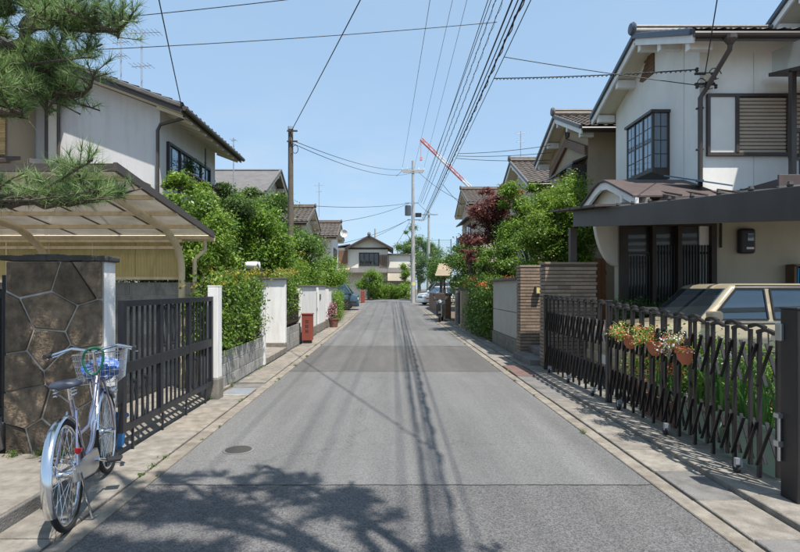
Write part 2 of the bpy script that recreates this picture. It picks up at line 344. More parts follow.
mat('car_blue', (0.045, 0.085, 0.125), 0.3, 0.05, 3, coat=0.7)
mat('car_dark', (0.06, 0.065, 0.07), 0.3, 0.05, 3, coat=0.7)
mat('red_lens', (0.45, 0.015, 0.02), 0.2, 0.03, 3, coat=0.6)
mat('orange_lens', (0.65, 0.20, 0.03), 0.2, 0.03, 3, coat=0.6)
mat('lamp_glass', (0.75, 0.77, 0.78), 0.15, 0.03, 3, coat=0.6)
mat('blind', (0.52, 0.34, 0.15), 0.85, 0.25, 9, 0.2, 60, island=0.2)
mat('shutter_tan', (0.42, 0.345, 0.27), 0.5, 0.06, 3, island=0.06)
mat('panel_white', (0.72, 0.71, 0.67), 0.6, 0.04, 3)
mat('curtain', (0.72, 0.74, 0.76), 0.9, 0.08, 5)
mat('orange_fence', (0.34, 0.15, 0.075), 0.8, 0.2, 5)
mat('lilac_metal', (0.56, 0.52, 0.60), 0.22, 0.05, 5, metal=0.95)
mat('seat_grey', (0.045, 0.055, 0.08), 0.45, 0.15, 8, spec=0.5)
mat('green_vinyl', (0.012, 0.12, 0.06), 0.35, 0.1, 8)
mat('blue_cloth', (0.05, 0.14, 0.42), 0.9, 0.5, 22, stain=(0.60, 0.65, 0.72), stain_amt=0.8, stain_scale=(6,6,6))
mat('blue_bucket', (0.03, 0.22, 0.55), 0.5, 0.1, 6)
mat('crane_red_hazed', (0.62, 0.25, 0.24), 0.6, 0.1, 1)  # red paled in the colour itself to suggest distance haze
mat('crane_white', (0.75, 0.74, 0.74), 0.6, 0.05, 1)
mat('tarp_blue', (0.03, 0.30, 0.55), 0.5, 0.1, 2)
mat('net_green', (0.10, 0.17, 0.13), 0.7, 0.1, 2)
mat('tan_tile', (0.30, 0.235, 0.16), 0.7, 0.15, 5, island=0.15)
mat('plate_cream', (0.70, 0.58, 0.25), 0.5, 0.1, 5)
mat('unlit_interior', (0.06, 0.055, 0.05), 0.9, 0.2, 3)  # dark tone painted in for the unlit space behind panes and slats
glassmat('glass', alpha=0.72); glassmat('car_glass', (0.10, 0.145, 0.19), 0.02, 0.85, 0.75); glassmat('glass_clear', (0.34,0.41,0.48), 0.03, 0.6, 0.7); glassmat('glass_pale', (0.20, 0.24, 0.28), 0.05, 0.8)
glassmat('glass_dull', (0.018,0.016,0.014), 0.35, 0.85)
mat('needle_stem', (0.14, 0.10, 0.06), 0.9, 0.2, 8)
leafmat('needles', (0.063, 0.138, 0.048), (0.283, 0.393, 0.136), 0.25, 0.45, (0.509, 0.460, 0.190))
leafmat('leaf_hedge', (0.024, 0.072, 0.011), (0.204, 0.321, 0.046), 0.38, 0.38, (0.372, 0.417, 0.068))
leafmat('leaf_bright', (0.039, 0.103, 0.012), (0.248, 0.397, 0.051), 0.42, 0.42, (0.335, 0.442, 0.080))
leafmat('leaf_dark', (0.018, 0.050, 0.012), (0.118, 0.195, 0.046), 0.30, 0.42, (0.186, 0.252, 0.057))
leafmat('leaf_mid', (0.027, 0.071, 0.013), (0.167, 0.277, 0.049), 0.36, 0.42, (0.273, 0.353, 0.068))
leafmat('leaf_lime', (0.048, 0.107, 0.012), (0.266, 0.392, 0.051), 0.40, 0.42, (0.410, 0.454, 0.080))
leafmat('leaf_maple', (0.106, 0.037, 0.035), (0.288, 0.117, 0.090), 0.42, 0.5, (0.250, 0.235, 0.081))
leafmat('leaf_yellow', (0.170, 0.170, 0.025), (0.405, 0.338, 0.056), 0.35, 0.5)
leafmat('leaf_orange', (0.375, 0.125, 0.037), (0.625, 0.237, 0.062), 0.35, 0.5)
leafmat('petal_pink', (0.50, 0.12, 0.25), (0.70, 0.35, 0.48), 0.3, 0.6)
leafmat('petal_white', (0.70, 0.65, 0.60), (0.80, 0.72, 0.75), 0.3, 0.6)
leafmat('petal_cream', (0.55, 0.50, 0.16), (0.50, 0.55, 0.20), 0.3, 0.6)
leafmat('petal_red', (0.50, 0.06, 0.05), (0.65, 0.16, 0.10), 0.3, 0.6)
leafmat('blade', (0.035, 0.125, 0.032), (0.180, 0.349, 0.076), 0.35, 0.4)

# ------------------------------------------------------------------ foliage builders
def np_mesh(name, v, quads):
    me = bpy.data.meshes.new(name)
    nv, nf = len(v), len(quads); k = quads.shape[1]
    me.vertices.add(nv); me.vertices.foreach_set('co', np.ascontiguousarray(v, dtype=np.float32).ravel())
    me.loops.add(nf*k); me.loops.foreach_set('vertex_index', np.ascontiguousarray(quads, dtype=np.int32).ravel())
    me.polygons.add(nf); me.polygons.foreach_set('loop_start', np.arange(0, nf*k, k, dtype=np.int32))
    me.update(calc_edges=True); return me
def unit(a): return a/np.maximum(np.linalg.norm(a, axis=1, keepdims=True), 1e-9)
def leaf_arrays(clumps, n, size, rng, aspect=0.5, up=0.5, shell=0.55):
    """clumps: (cx,cy,cz,rx,ry,rz); n leaves in all, spread by clump area; rhombic folded leaves."""
    C = np.array(clumps, float)
    w = (C[:,3]*C[:,4]+C[:,4]*C[:,5]+C[:,3]*C[:,5]); w /= w.sum()
    idx = rng.choice(len(C), size=n, p=w)
    d = unit(rng.normal(size=(n,3))); rad = shell+(1-shell)*rng.random((n,1))**0.7
    inner = rng.random((n,1)) < 0.25; rad = np.where(inner, rng.random((n,1))**0.5*shell, rad)
    rad = rad*(1+0.34*rng.normal(size=(n,1)).clip(-1.1,2.0))
    P = C[idx,:3]+d*rad*C[idx,3:6]
    nrm = unit(d*0.7+rng.normal(size=(n,3))*0.55+np.array([0,0,up]))
    t = unit(np.cross(nrm, rng.normal(size=(n,3)))); b = np.cross(nrm, t)
    s = size*(0.45+1.15*rng.random((n,1))**1.4)
    droop = nrm*s*0.12
    a0 = P-t*s*0.5; a1 = P+b*s*aspect*0.5-droop*0; a2 = P+t*s*0.5-droop; a3 = P-b*s*aspect*0.5
    v = np.stack([a0,a1,a2,a3], 1).reshape(-1,3)
    q = np.arange(4*n).reshape(n,4); return v, q
def foliage(name, clumps, n, size, matname, parent, seed=1, aspect=0.5, up=0.5, shell=0.55, kind=None):
    rng = np.random.default_rng(seed)
    v, q = leaf_arrays(clumps, int(n*1.5), size*.76, rng, aspect, up, shell)
    return mk(name, np_mesh(name, v, q), M[matname], parent, kind=kind)
def lumps(c, r, n, lr, rng, lo=-0.75, flat=0.75):
    out = []
    for _ in range(n):
        while True:
            d = rng.normal(size=3); d /= np.linalg.norm(d)
            if d[2] > lo: break
        k = rng.uniform(0.40, 1.02)
        s = lr*rng.choice([.45, .6, .8, 1.0, 1.35])
        out.append((c[0]+d[0]*r[0]*k, c[1]+d[1]*r[1]*k, c[2]+d[2]*r[2]*k, s, s, s*flat))
    return out
def tree(name, label, cat, base, c, r, n_l, lr, n, size, leaf, tr=0.09, seed=1, group=None, aspect=0.5, flat=0.75, lo=-0.75, extra=None):
    rng = np.random.default_rng(seed)
    t = thing(name, label, cat, base, group)
    cl = lumps(c, r, n_l, lr, rng, lo, flat)
    foliage('crown', cl, n, size, leaf, t, seed, aspect)
    b = MB(); top = V(c[0], c[1], c[2]+r[2]*0.3); bs = Vector(base)
    mid = bs.lerp(top, 0.45)+V(rng.uniform(-.12,.12), rng.uniform(-.12,.12), 0)
    b.tube([bs, bs.lerp(mid, 0.5)+V(0.03,0.02,0), mid, top], [tr*1.25, tr, tr*0.8, tr*0.25], 9)
    b.build('trunk', M['bark'], t, smooth=True)
    lb = MB()
    for L in cl[:min(len(cl), 26)]:
        p = bs.lerp(top, rng.uniform(0.35, 0.8)); q = V(*L[:3]); m = p.lerp(q, 0.5)+V(0,0,0.12*(q-p).length)
        lb.tube([p, m, q], [tr*0.42, tr*0.28, tr*0.09], 6)
    lb.build('limbs', M['bark'], t, smooth=True)
    if extra:
        ecl, en, es, em = extra; foliage('new_shoots', ecl(cl), en, es, em, t, seed+5, aspect)
    return t

# ------------------------------------------------------------------ ground, road, pavements
def strip(name, x0, x1, ys, z, m, parent=None, side=0.0):
    b = MB()
    for i in range(len(ys)-1):
        a, c = ys[i], ys[i+1]
        b.quad((x0,a,z+zg(a)), (x1,a,z+zg(a)), (x1,c,z+zg(c)), (x0,c,z+zg(c)))
    return b.build(name, m, parent)
g = MB()
gy = [-60, -20, 0, 22, 30, 40, 50, 64.2, 120, 400, 1500]
for i in range(len(gy)-1):
    a, c = gy[i], gy[i+1]
    g.quad((-1500,a,-0.02+zg(a)), (1500,a,-0.02+zg(a)), (1500,c,-0.02+zg(c)), (-1500,c,-0.02+zg(c)))
struct(g.build('ground', M['soil']))
RX0, RX1 = -1.85, 2.0
secs = [(-12, 4.13, 'asphalt_near'), (4.13, 9.8, 'asphalt_mid'), (9.8, 14.2, 'asphalt_brown'), (14.2, 19.5, 'asphalt_mid'), (19.5, 64, 'asphalt_far')]
rb = MB(); fm = []
for i, (a, c, m) in enumerate(secs):
    n = max(1, int((c-a)/3)) if a > 15 else 1
    for k in range(n):
        p = a+(c-a)*k/n; q = a+(c-a)*(k+1)/n
        rb.quad((RX0,p,zg(p)), (RX1,p,zg(p)), (RX1,q,zg(q)), (RX0,q,zg(q))); fm.append(i)
# crossing street at the far end
rb.quad((-14,50.5,zg(50.5)+.004), (RX0,50.5,zg(50.5)+.004), (RX0,56,zg(56)+.004), (-14,56,zg(56)+.004)); fm.append(4)
road = rb.build('road', [M[s[2]] for s in secs])
for p, i in zip(road.data.polygons, fm): p.material_index = i
struct(road)
b = MB(); rnd0 = random.Random(17)
for y, amp in ((4.13, .006), (9.8, .02), (14.2, .02)):
    xs_ = [RX0+(RX1-RX0)*k/60 for k in range(61)]; off = [rnd0.uniform(-amp, amp) for _ in xs_]
    for k in range(60):
        w0, w1 = rnd0.uniform(.004,.010), rnd0.uniform(.004,.010)
        b.quad((xs_[k], y+off[k]-w0, .0025), (xs_[k+1], y+off[k+1]-w1, .0025), (xs_[k+1], y+off[k+1]+w1, .0025), (xs_[k], y+off[k]+w0, .0025))
j = b.build('joint_seal', M['iron'], road)
# left footway: kerb stones and slabs; right footway
left_pave = thing('pavement', 'x', 'x', (-2.15, 0, 0)); del left_pave['label']; del left_pave['category']; struct(left_pave)
struct(strip('pavement_bed', -2.6, RX0, [-10, 22, 30, 40, 50], -0.012, M['dark_concrete'])).parent = left_pave
bpy.data.objects['pavement_bed'].matrix_parent_inverse = Matrix.Translation(-BASE[left_pave.name])
rnd = random.Random(3)
def slab(name, x0, x1, y0, y1, h, m, parent, tilt=0.004, g=0.006):
    b = MB(); zs = [rnd.uniform(-tilt, tilt) for _ in range(4)]
    e = zg((y0+y1)/2)
    x0 += g; x1 -= g; y0 += g; y1 -= g
    vs = [(x0,y0,e-0.02),(x1,y0,e-0.02),(x1,y1,e-0.02),(x0,y1,e-0.02),(x0,y0,e+h+zs[0]),(x1,y0,e+h+zs[1]),(x1,y1,e+h+zs[2]),(x0,y1,e+h+zs[3])]
    b.add(vs, [(4,5,6,7),(0,1,5,4),(1,2,6,5),(2,3,7,6),(3,0,4,7)])
    return b.build(name, m, parent, bevel=0.006, seg=1)
y = 0.2
while y < 34:
    L = 0.6 if y < 16 else 1.2
    slab('kerb_stone', -1.985, RX0+0.004, y, y+L, 0.014, M['kerb_concrete'], left_pave, 0.002, 0.004)
    if not (7.4 < y < 8.0): slab('paving_slab', -2.42, -1.99, y, y+L, 0.022, M['kerb_concrete'] if rnd.random() < .6 else M['concrete'], left_pave)
    y += L
slab('drain_cover', -2.36, -2.0, y0=7.55, y1=8.05, h=0.024, m=M['galv'], parent=left_pave, tilt=0.001)
slab('paving_slab', -2.42, -1.99, 7.4, 7.545, 0.02, M['concrete'], left_pave)
right_pave = thing('pavement', 'x', 'x', (2.4, 0, 0)); del right_pave['label']; del right_pave['category']; struct(right_pave)
o = strip('pavement_bed', RX1, 2.9, [-10, 22, 30, 40, 50], -0.012, M['dark_concrete']); o.parent = right_pave; o.matrix_parent_inverse = Matrix.Translation(-BASE[right_pave.name])
y = 0.2
while y < 34:
    L = 0.6 if y < 16 else 1.2
    slab('kerb_stone', RX1-0.004, 2.13, y, y+L, 0.012, M['kerb_concrete'], right_pave, 0.002, 0.004)
    if 6.85 < y < 10.2:
        if y > 9.0: slab('steel_plate', 2.14, 2.50, y, y+L, 0.030, M['steel_plate'], right_pave, 0.002, 0.008)
        else: slab('grating_plate', 2.14, 2.50, y, y+L, 0.016, M['dark_concrete'], right_pave, 0.002, 0.006)
    else: slab('paving_slab', 2.14, 2.50, y, y+L, 0.018, M['concrete'] if y > 5 else M['dark_concrete' if rnd.random() < .25 else 'concrete'], right_pave)
    if y < 10: slab('threshold_stone', 2.505, 3.0, y, y+L, 0.055, M['concrete'], right_pave, 0.002, 0.003)
    else: slab('paving_slab', 2.505, 2.78, y, y+L, 0.03, M['concrete'], right_pave)
    y += L
struct(MB().bb(3.0, 9.5, 0.5, 10.45, -0.03, 0.05).build('driveway', M['dark_concrete']))
struct(MB().bb(-9, -2.45, 4.8, 8.4, -0.03, 0.03).build('driveway', M['concrete']))
# manhole lid on the asphalt
t = thing('manhole_lid', 'small round iron lid set in the asphalt near the bicycle', 'manhole lid', (-1.42, 5.03, 0))
MB().lathe([(0.12, 0.0), (0.12, 0.006), (0.105, 0.008), (0.0, 0.008)], (-1.42, 5.03, 0.0), 24).build('lid', M['iron'], t)
MB().lathe([(0.145, -0.01), (0.145, 0.004), (0.122, 0.005), (0.122, -0.01)], (-1.42, 5.03, 0.0), 24).build('ring', M['dark_concrete'], t)
# weeds in the joints
wcl = []
for _ in range(50):
    y = rnd.uniform(2.5, 18); x = rnd.choice([-1.855, -1.99, -2.43, -2.46, 2.0, 2.135, 2.5]) + rnd.uniform(-.01, .01)
    s = rnd.uniform(.012, .04); wcl.append((x, y, 0.02, s, s*1.8, s*0.5))
for (x, y) in ((-2.40,7.22),(-2.44,8.3),(-2.9,4.45),(-3.1,4.42),(-2.7,4.45)): wcl.append((x, y, 0.05 if x > -2.5 else .15, .05, .06, .035))
w = foliage('weeds', wcl, 2600, 0.022, 'leaf_mid', None, 3, 0.4); w['label'] = 'small green weeds growing in the pavement joints'; w['category'] = 'weeds'; w['kind'] = 'stuff'

# ------------------------------------------------------------------ left: stone gate pillar, slab, gates
apron = MB().bb(-6.5, -2.385, 0.3, 4.52, -0.03, 0.125).build('entrance_apron', M['concrete'], bevel=0.015); struct(apron)
b = MB()
for i in range(8):
    y0 = 0.9+i*0.46
    b2 = MB().bb(-2.385, -2.36, y0+.006, y0+.455, -0.02, 0.118); b2.build('edge_stone', M['dark_concrete'], apron, bevel=0.008)
for (x0, x1, y0, y1, z) in ((-6.5,-3.3,3.95,4.3,0.24), (-6.5,-3.3,4.3,5.0,0.36)):
    MB().bb(x0, x1, y0, y1, 0.12, z).build('step', M['dark_concrete'], apron, bevel=0.015)
sp = thing('stone_gate_pillar', 'broad gate pillar faced with irregular dark stone beside the bicycle', 'gate pillar', (-2.84, 4.66, 0.1))
MB().bb(-3.26, -2.425, 4.585, 4.76, 0.08, 1.735).build('core', M['white_stucco'], sp, bevel=0.012)
MB().bb(-3.25, -2.437, 4.560, 4.584, 0.10, 1.73).build('mortar_bed', M['stone_mortar'], sp)
cap = MB()
for i in range(9):
    x0 = -3.30+i*0.1; cap.box((x0+.05, 4.665, 1.762+rnd.uniform(-.006,.006)), (0.108, 0.245+rnd.uniform(-.01,.02), 0.05+rnd.uniform(-.006,.012)))
cap.build('cap', M['stone_cap'], sp, bevel=0.012)
def clip(poly, n, d):
    out = []
    for i in range(len(poly)):
        a, c = poly[i], poly[(i+1) % len(poly)]
        da = a[0]*n[0]+a[1]*n[1]-d; dc = c[0]*n[0]+c[1]*n[1]-d
        if da <= 0: out.append(a)
        if da*dc < 0:
            t = da/(da-dc); out.append((a[0]+(c[0]-a[0])*t, a[1]+(c[1]-a[1])*t))
    return out
seeds = []
r2 = random.Random(11)
while len(seeds) < 17:
    q = (r2.uniform(-3.24,-2.45), r2.uniform(.12,1.72))
    if all(math.hypot(q[0]-a[0], (q[1]-a[1])*.75) > .155+.05*r2.random() for a in seeds): seeds.append(q)
for i, s in enumerate(seeds):
    poly = [(-3.25,.10),(-2.437,.10),(-2.437,1.73),(-3.25,1.73)]
    for jx, q in enumerate(seeds):
        if jx == i: continue
        n = (q[0]-s[0], q[1]-s[1]); ln = math.hypot(*n); n = (n[0]/ln, n[1]/ln)
        d = ((q[0]+s[0])/2*n[0]+(q[1]+s[1])/2*n[1])-r2.uniform(.0035,.008)
        poly = clip(poly, n, d)
        if len(poly) < 3: break
    if len(poly) >= 3:
        MB().prism(poly, 'y', 4.590, 4.556-r2.uniform(0,.030)).build('stone', M['stone'], sp, bevel=0.013, seg=2)

def v_gate(name, label, x, y0, y1, z0, z1, nb, leaves, m):
    """Sliding gate in the plane X = x: rails, stiles, bars, scroll ornaments."""
    t = thing(name, label, 'gate', (x, (y0+y1)/2, 0))
    for z, h in ((z1-.03, .06), (z0+.03, .06), ((z0+z1)/2-.02, .10)):
        MB().bb(x-.022, x+.022, y0, y1, z-h/2, z+h/2).build('rail', m, t, bevel=.004)
    for i in range(leaves+1):
        y = y0+(y1-y0)*i/leaves
        MB().bb(x-.025, x+.025, y-.032, y+.032, z0-.0, z1).build('stile', m, t, bevel=.004)
    for i in range(nb):
        y = y0+(y1-y0)*(i+.5)/nb
        MB().bb(x-.008, x+.008, y-.013, y+.013, z0+.06, z1-.06).build('bar', m, t)
    k = 0
    for i in range(2, nb-1):
        if i % 6 in (2, 4):
            y = y0+(y1-y0)*(i)/nb
            for zc, up in (((z0+z1)/2+.30, 1), ((z0+z1)/2-.36, 0)):
                if (i//6+up) % 2: continue
                b = MB()
                for s in (-1, 1):
                    pts = [(x, y+s*.045*sin(pi*q/10)**1.0*(1 if q < 6 else .8), zc-.19+.38*q/10) for q in range(11)]
                    b.tube(pts, .009, 6)
                b.lathe([(0,-.02),(.018,-.012),(.022,0),(.018,.012),(0,.02)], (x, y, zc+.20), 8)
                b.lathe([(0,-.02),(.018,-.012),(.022,0),(.018,.012),(0,.02)], (x, y, zc-.20), 8)
                b.build('scroll', m, t, smooth=True)
    for i in range(4):
        y = y0+.2+(y1-y0-.4)*i/3
        MB().tube([(x, y, 0.02), (x, y, z0+.02)], .012, 6).build('foot', m, t)
    return t
v_gate('driveway_gate', 'tall black slatted driveway gate with scroll ornaments behind the bicycle', -2.39, 4.80, 7.16, 0.22, 1.40, 21, 3, M['gate_black'])
gp = thing('gate_post', 'white gate post with grey concrete foot at far end of black gate', 'gate post', (-2.38, 7.30, 0))
MB().bb(-2.455, -2.315, 7.22, 7.40, 0.30, 1.53).build('shaft', M['white_stucco'], gp, bevel=.01)
MB().bb(-2.47, -2.30, 7.205, 7.415, -.02, 0.30).build('foot', M['concrete'], gp, bevel=.01)
MB().bb(-2.458, -2.312, 7.217, 7.403, 1.53, 1.545).build('cap', M['white_stucco'], gp, bevel=.006)
# dark entrance gate at left edge
eg = thing('entrance_gate', 'black entrance gate at the left edge beside the stone pillar', 'gate', (-3.8, 4.66, 0.36))
for z in (0.45, 1.45): MB().bb(-4.4, -3.275, 4.64, 4.68, z-.03, z+.03).build('rail', M['gate_black'], eg)
for i in range(11): MB().bb(-4.39+i*.11-.035, -4.39+i*.11+.035, 4.65, 4.67, 0.40, 1.5).build('slat', M['gate_black'], eg)
MB().bb(-3.335, -3.272, 4.63, 4.69, .36, 1.62).build('stile', M['gate_black'], eg)
# blue bucket behind the gate
bk = MB().lathe([(0.11,0.03),(0.14,0.30),(0.155,0.30),(0.155,0.315),(0.135,0.315),(0.10,0.05),(0,0.05)], (-2.62, 5.05, 0.0), 20).build('bucket', M['blue_bucket'], smooth=True); tag(bk, 'blue plastic bucket on the ground behind the black gate', 'bucket')
bw = MB().bb(-2.72, -2.60, 4.98, 5.04, .55, 1.12).build('meter_pipe_cover', M['white_paint'], bevel=.02); tag(bw, 'narrow white cover standing behind the black gate', 'cover')

# left carport: posts in a row at Y 8, roof cantilevered towards the viewer
cp = thing('carport', 'cream framed carport with smoked curved arms behind the stone pillar', 'carport', (-4.1, 8.0, 0))
def czr(y): return 2.30+(8.25-y)*0.132           # roof underside height
RY0, RY1, CX0, CX1 = 5.35, 8.25, -9.0, -2.72
for px in (-3.1, -5.1, -7.1):
    MB().tube([(px, 8.0, 0), (px, 8.0, 1.75)], .048, 10).build('post', M['cream_metal'], cp, smooth=True)
    pts = []
    for q in range(13):
        a = q/12
        if a < .5:
            th = a/.5*pi/2*.92; pts.append((px, 8.0-.55*(1-cos(th)), 1.75+.50*sin(th)))
        else:
            y = pts[6][1]+(5.6-pts[6][1])*((a-.5)/.5) if len(pts) > 6 else 7.4
            pts.append((px, y, czr(y)-.075))
    pts = pts[:6]+[(px, 7.40, czr(7.40)-.08), (px, 6.9, czr(6.9)-.08), (px, 6.3, czr(6.3)-.07), (px, 5.5, czr(5.5)-.05)]
    MB().tube(pts, [.05]*7+[.048,.042,.034], 10).build('arm', M['cream_metal'], cp, smooth=True)
for y in (8.22, 7.55, 6.88, 6.2, 5.55):
    MB().beam((CX0, y, czr(y)-.02), (CX1, y, czr(y)-.02), .055, .05).build('purlin', M['cream_metal'], cp)
n = 9
for i in range(n):
    x = CX1-(CX1-CX0)*i/n; x1 = CX1-(CX1-CX0)*(i+1)/n
    MB().add([(x1+.02,RY0,czr(RY0)+.03),(x-.02,RY0,czr(RY0)+.03),(x-.02,RY1,czr(RY1)+.03),(x1+.02,RY1,czr(RY1)+.03),
              (x1+.02,RY0,czr(RY0)+.034),(x-.02,RY0,czr(RY0)+.034),(x-.02,RY1,czr(RY1)+.034),(x1+.02,RY1,czr(RY1)+.034)],
             [(3,2,1,0),(4,5,6,7),(0,1,5,4),(1,2,6,5),(2,3,7,6),(3,0,4,7)]).build('roof_sheet', M['smoke_sheet'], cp)
    if i: MB().beam((x, RY0, czr(RY0)+.04), (x, RY1, czr(RY1)+.04), .035, .03).build('glazing_bar', M['brown_metal'], cp)
for x in (CX1, CX0): MB().beam((x, RY0-.03, czr(RY0)+.025), (x, RY1+.03, czr(RY1)+.025), .04, .085).build('side_trim', M['gutter_brown'], cp)
MB().beam((CX0, RY0, czr(RY0)+.02), (CX1, RY0, czr(RY0)+.02), .04, .075).build('front_trim', M['gutter_brown'], cp)
MB().tube([(CX0, RY1+.06, czr(RY1)-.02), (CX1, RY1+.06, czr(RY1)-.02)], .05, 8).build('gutter', M['cream_metal'], cp, smooth=True)
MB().tube([(-2.86, 8.3, 2.25), (-2.86, 8.3, 2.1), (-2.98, 8.2, 1.95), (-2.98, 8.2, 0.0)], .032, 8).build('downpipe', M['cream_metal'], cp, smooth=True)
for zt, zb in ((2.20, 1.68),):
    k = 0; x = -9.0
    while x < -3.18:
        b = MB(); nn = 14; x1 = min(x+0.64, -3.14)
        for i in range(nn*2):
            xa = x+(x1-x)*i/(nn*2); xb = x+(x1-x)*(i+1)/(nn*2); ya = 8.10+(.012 if i % 2 else 0); yb = 8.10+(0 if i % 2 else .012)
            b.quad((xa,ya,zb),(xb,yb,zb),(xb,yb,zt),(xa,ya,zt))
        b.build('corrugated_panel', M['yellow_sheet'], cp); x = x1+.006
for z in (2.22, 2.12, 1.66): MB().bb(-9, -3.13, 8.07, 8.095, z-.022, z+.022).build('panel_rail', M['cream_metal'], cp)
bw = thing('boundary_wall', 'weathered concrete block wall under the yellow carport panels', 'wall', (-5, 8.3, 0))
z = 0.0
for r in range(8):
    x = -9+(0.2 if r % 2 else 0)
    while x < -2.75:
        if x > -6.4: MB().bb(x+.004, min(x+.396, -2.72), 8.26, 8.40, z+.004, z+.196).build('block', M['block'], bw, bevel=.005, seg=1)
        x += .40
    z += .2
MB().bb(-9, -2.73, 8.27, 8.39, 0, 1.6).build('core', M['mortar'], bw)

# block walls with fence and hedge along the left footway
def block_wall(label, x, y0, y1, rows, h=0.19, th=0.12):
    t = thing('block_wall', label, 'wall', (x, (y0+y1)/2, 0), 'low block walls on the left')
    MB().bb(x-th+.006, x-.006, y0+.01, y1-.01, 0, rows*h-.004).build('core', M['mortar'], t)
    for r in range(rows):
        y = y0-(0.2 if r % 2 else 0)
        while y < y1-.02:
            a, c = max(y, y0), min(y+.39, y1)
            if c-a > .05: MB().bb(x-th, x, a+.004, c-.004, r*h+.004, (r+1)*h-.004).build('block', M['block'], t, bevel=.006, seg=1)
            y += .39
    return t
block_wall('low grey block wall under the ivy hedge beside the white gate post', -2.50, 7.45, 10.55, 3)
block_wall('low grey block wall between the white return wall and red box', -2.50, 12.95, 14.95, 3)
def mesh_fence(label, x, y0, y1, z0, z1, m):
    t = thing('mesh_fence', label, 'fence', (x, (y0+y1)/2, z0), 'dark fences on the block walls')
    n = int((y1-y0)/.09)
    for i in range(n+1):
        y = y0+(y1-y0)*i/n; MB().bb(x-.006, x+.006, y-.02, y+.02, z0+.02, z1).build('slat', m, t)
    for z in (z0+.08, z1-.05): MB().bb(x+.007, x+.025, y0, y1, z-.02, z+.02).build('rail', m, t)
    return t
mesh_fence('dark slatted fence half buried in the ivy beside black gate', -2.56, 7.5, 10.5, 0.57, 1.45, M['wood_dark'])
mesh_fence('dark slatted fence above the block wall beside the red box', -2.56, 13.0, 14.9, 0.57, 1.40, M['wood_dark'])
# white return wall of the entrance recess
rw = thing('return_wall', 'white plastered wall with dark tile cap at the entrance recess', 'wall', (-2.75, 12.85, 0), 'white plastered walls on the left')
MB().bb(-3.25, -2.50, 12.75, 12.93, 0.22, 1.73).build('plaster', M['white_stucco'], rw, bevel=.01)
MB().bb(-3.26, -2.49, 12.74, 12.94, 0, 0.22).build('plinth', M['concrete'], rw, bevel=.008)
for i in range(5): MB().bb(-3.30+i*.168, -3.30+i*.168+.162, 12.68, 13.0, 1.73, 1.765).build('cap_tile', M['roof_tile'], rw, bevel=.008)
ws = thing('gate_stub', 'narrow white stub wall at the end of the ivy hedge', 'wall', (-2.55, 10.65, 0), 'white plastered walls on the left')
MB().bb(-2.62, -2.48, 10.58, 10.72, 0, 1.55).build('plaster', M['white_stucco'], ws, bevel=.01)
MB().bb(-2.64, -2.46, 10.56, 10.74, 1.55, 1.58).build('cap', M['concrete'], ws, bevel=.006)
st = MB().bb(-3.6, -2.46, 10.74, 12.73, 0, 0.13).build('entrance_step', M['concrete'], bevel=.01); tag(st, 'low concrete step between the white walls of the entrance', 'step')
# white lamp box standing above the wall
lm = thing('wall_lamp', 'white barrel shaped lamp above the ivy by the white wall', 'lamp', (-2.75, 11.0, 1.6))
MB().lathe([(0,-.15),(.06,-.145),(.072,-.12),(.072,.12),(.06,.145),(0,.15)], (-2.78, 10.85, 1.98), 16, 'x').build('barrel', M['white_paint'], lm, smooth=True)
MB().tube([(-2.60,10.85,1.90),(-2.60,10.85,1.5),(-2.60,10.70,1.3)], .02, 8).build('stem', M['iron'], lm)
MB().lathe([(.075,-.02),(.075,.02)], (-2.66, 10.85, 1.98), 16, 'x').build('band', M['alu'], lm, smooth=True)
# long white walls further on
def white_wall(label, y0, y1, z1, x=-2.5):
    t = thing('garden_wall', label, 'wall', (x, (y0+y1)/2, 0), 'white plastered walls on the left')
    MB().bb(x-.14, x, y0, y1, 0.28, z1).build('plaster', M['white_stucco'], t, bevel=.01)
    MB().bb(x-.15, x+.012, y0-.01, y1+.01, 0, .28).build('plinth', M['concrete'], t, bevel=.008)
    y = y0-.02
    while y < y1: MB().bb(x-.19, x+.04, y, min(y+.29, y1+.02), z1, z1+.035).build('cap_tile', M['roof_tile'], t, bevel=.006, seg=1); y += .30
    return t
white_wall('first white garden wall directly behind the red box', 15.05, 18.1, 1.57)
white_wall('second white garden wall with nameplate beside the flower pot', 18.6, 20.6, 1.60)
white_wall('third weathered white garden wall near the parked blue van', 21.6, 25.0, 1.55)
np_ = MB().bb(-2.498, -2.485, 18.9, 19.15, 1.12, 1.32).build('nameplate', M['iron'], bpy.data.objects['garden_wall.001'] if 'garden_wall.001' in bpy.data.objects else None)
np_.matrix_parent_inverse = Matrix.Translation(-BASE['garden_wall.001'])
gt = thing('garden_gate', 'grey metal door between the first and second white walls', 'gate', (-2.55, 18.35, 0))
MB().bb(-2.58, -2.54, 18.14, 18.56, .05, 1.4).build('leaf', M['galv'], gt, bevel=.006)
MB().bb(-2.535, -2.51, 18.48, 18.51, .75, .85).build('handle', M['alu'], gt)
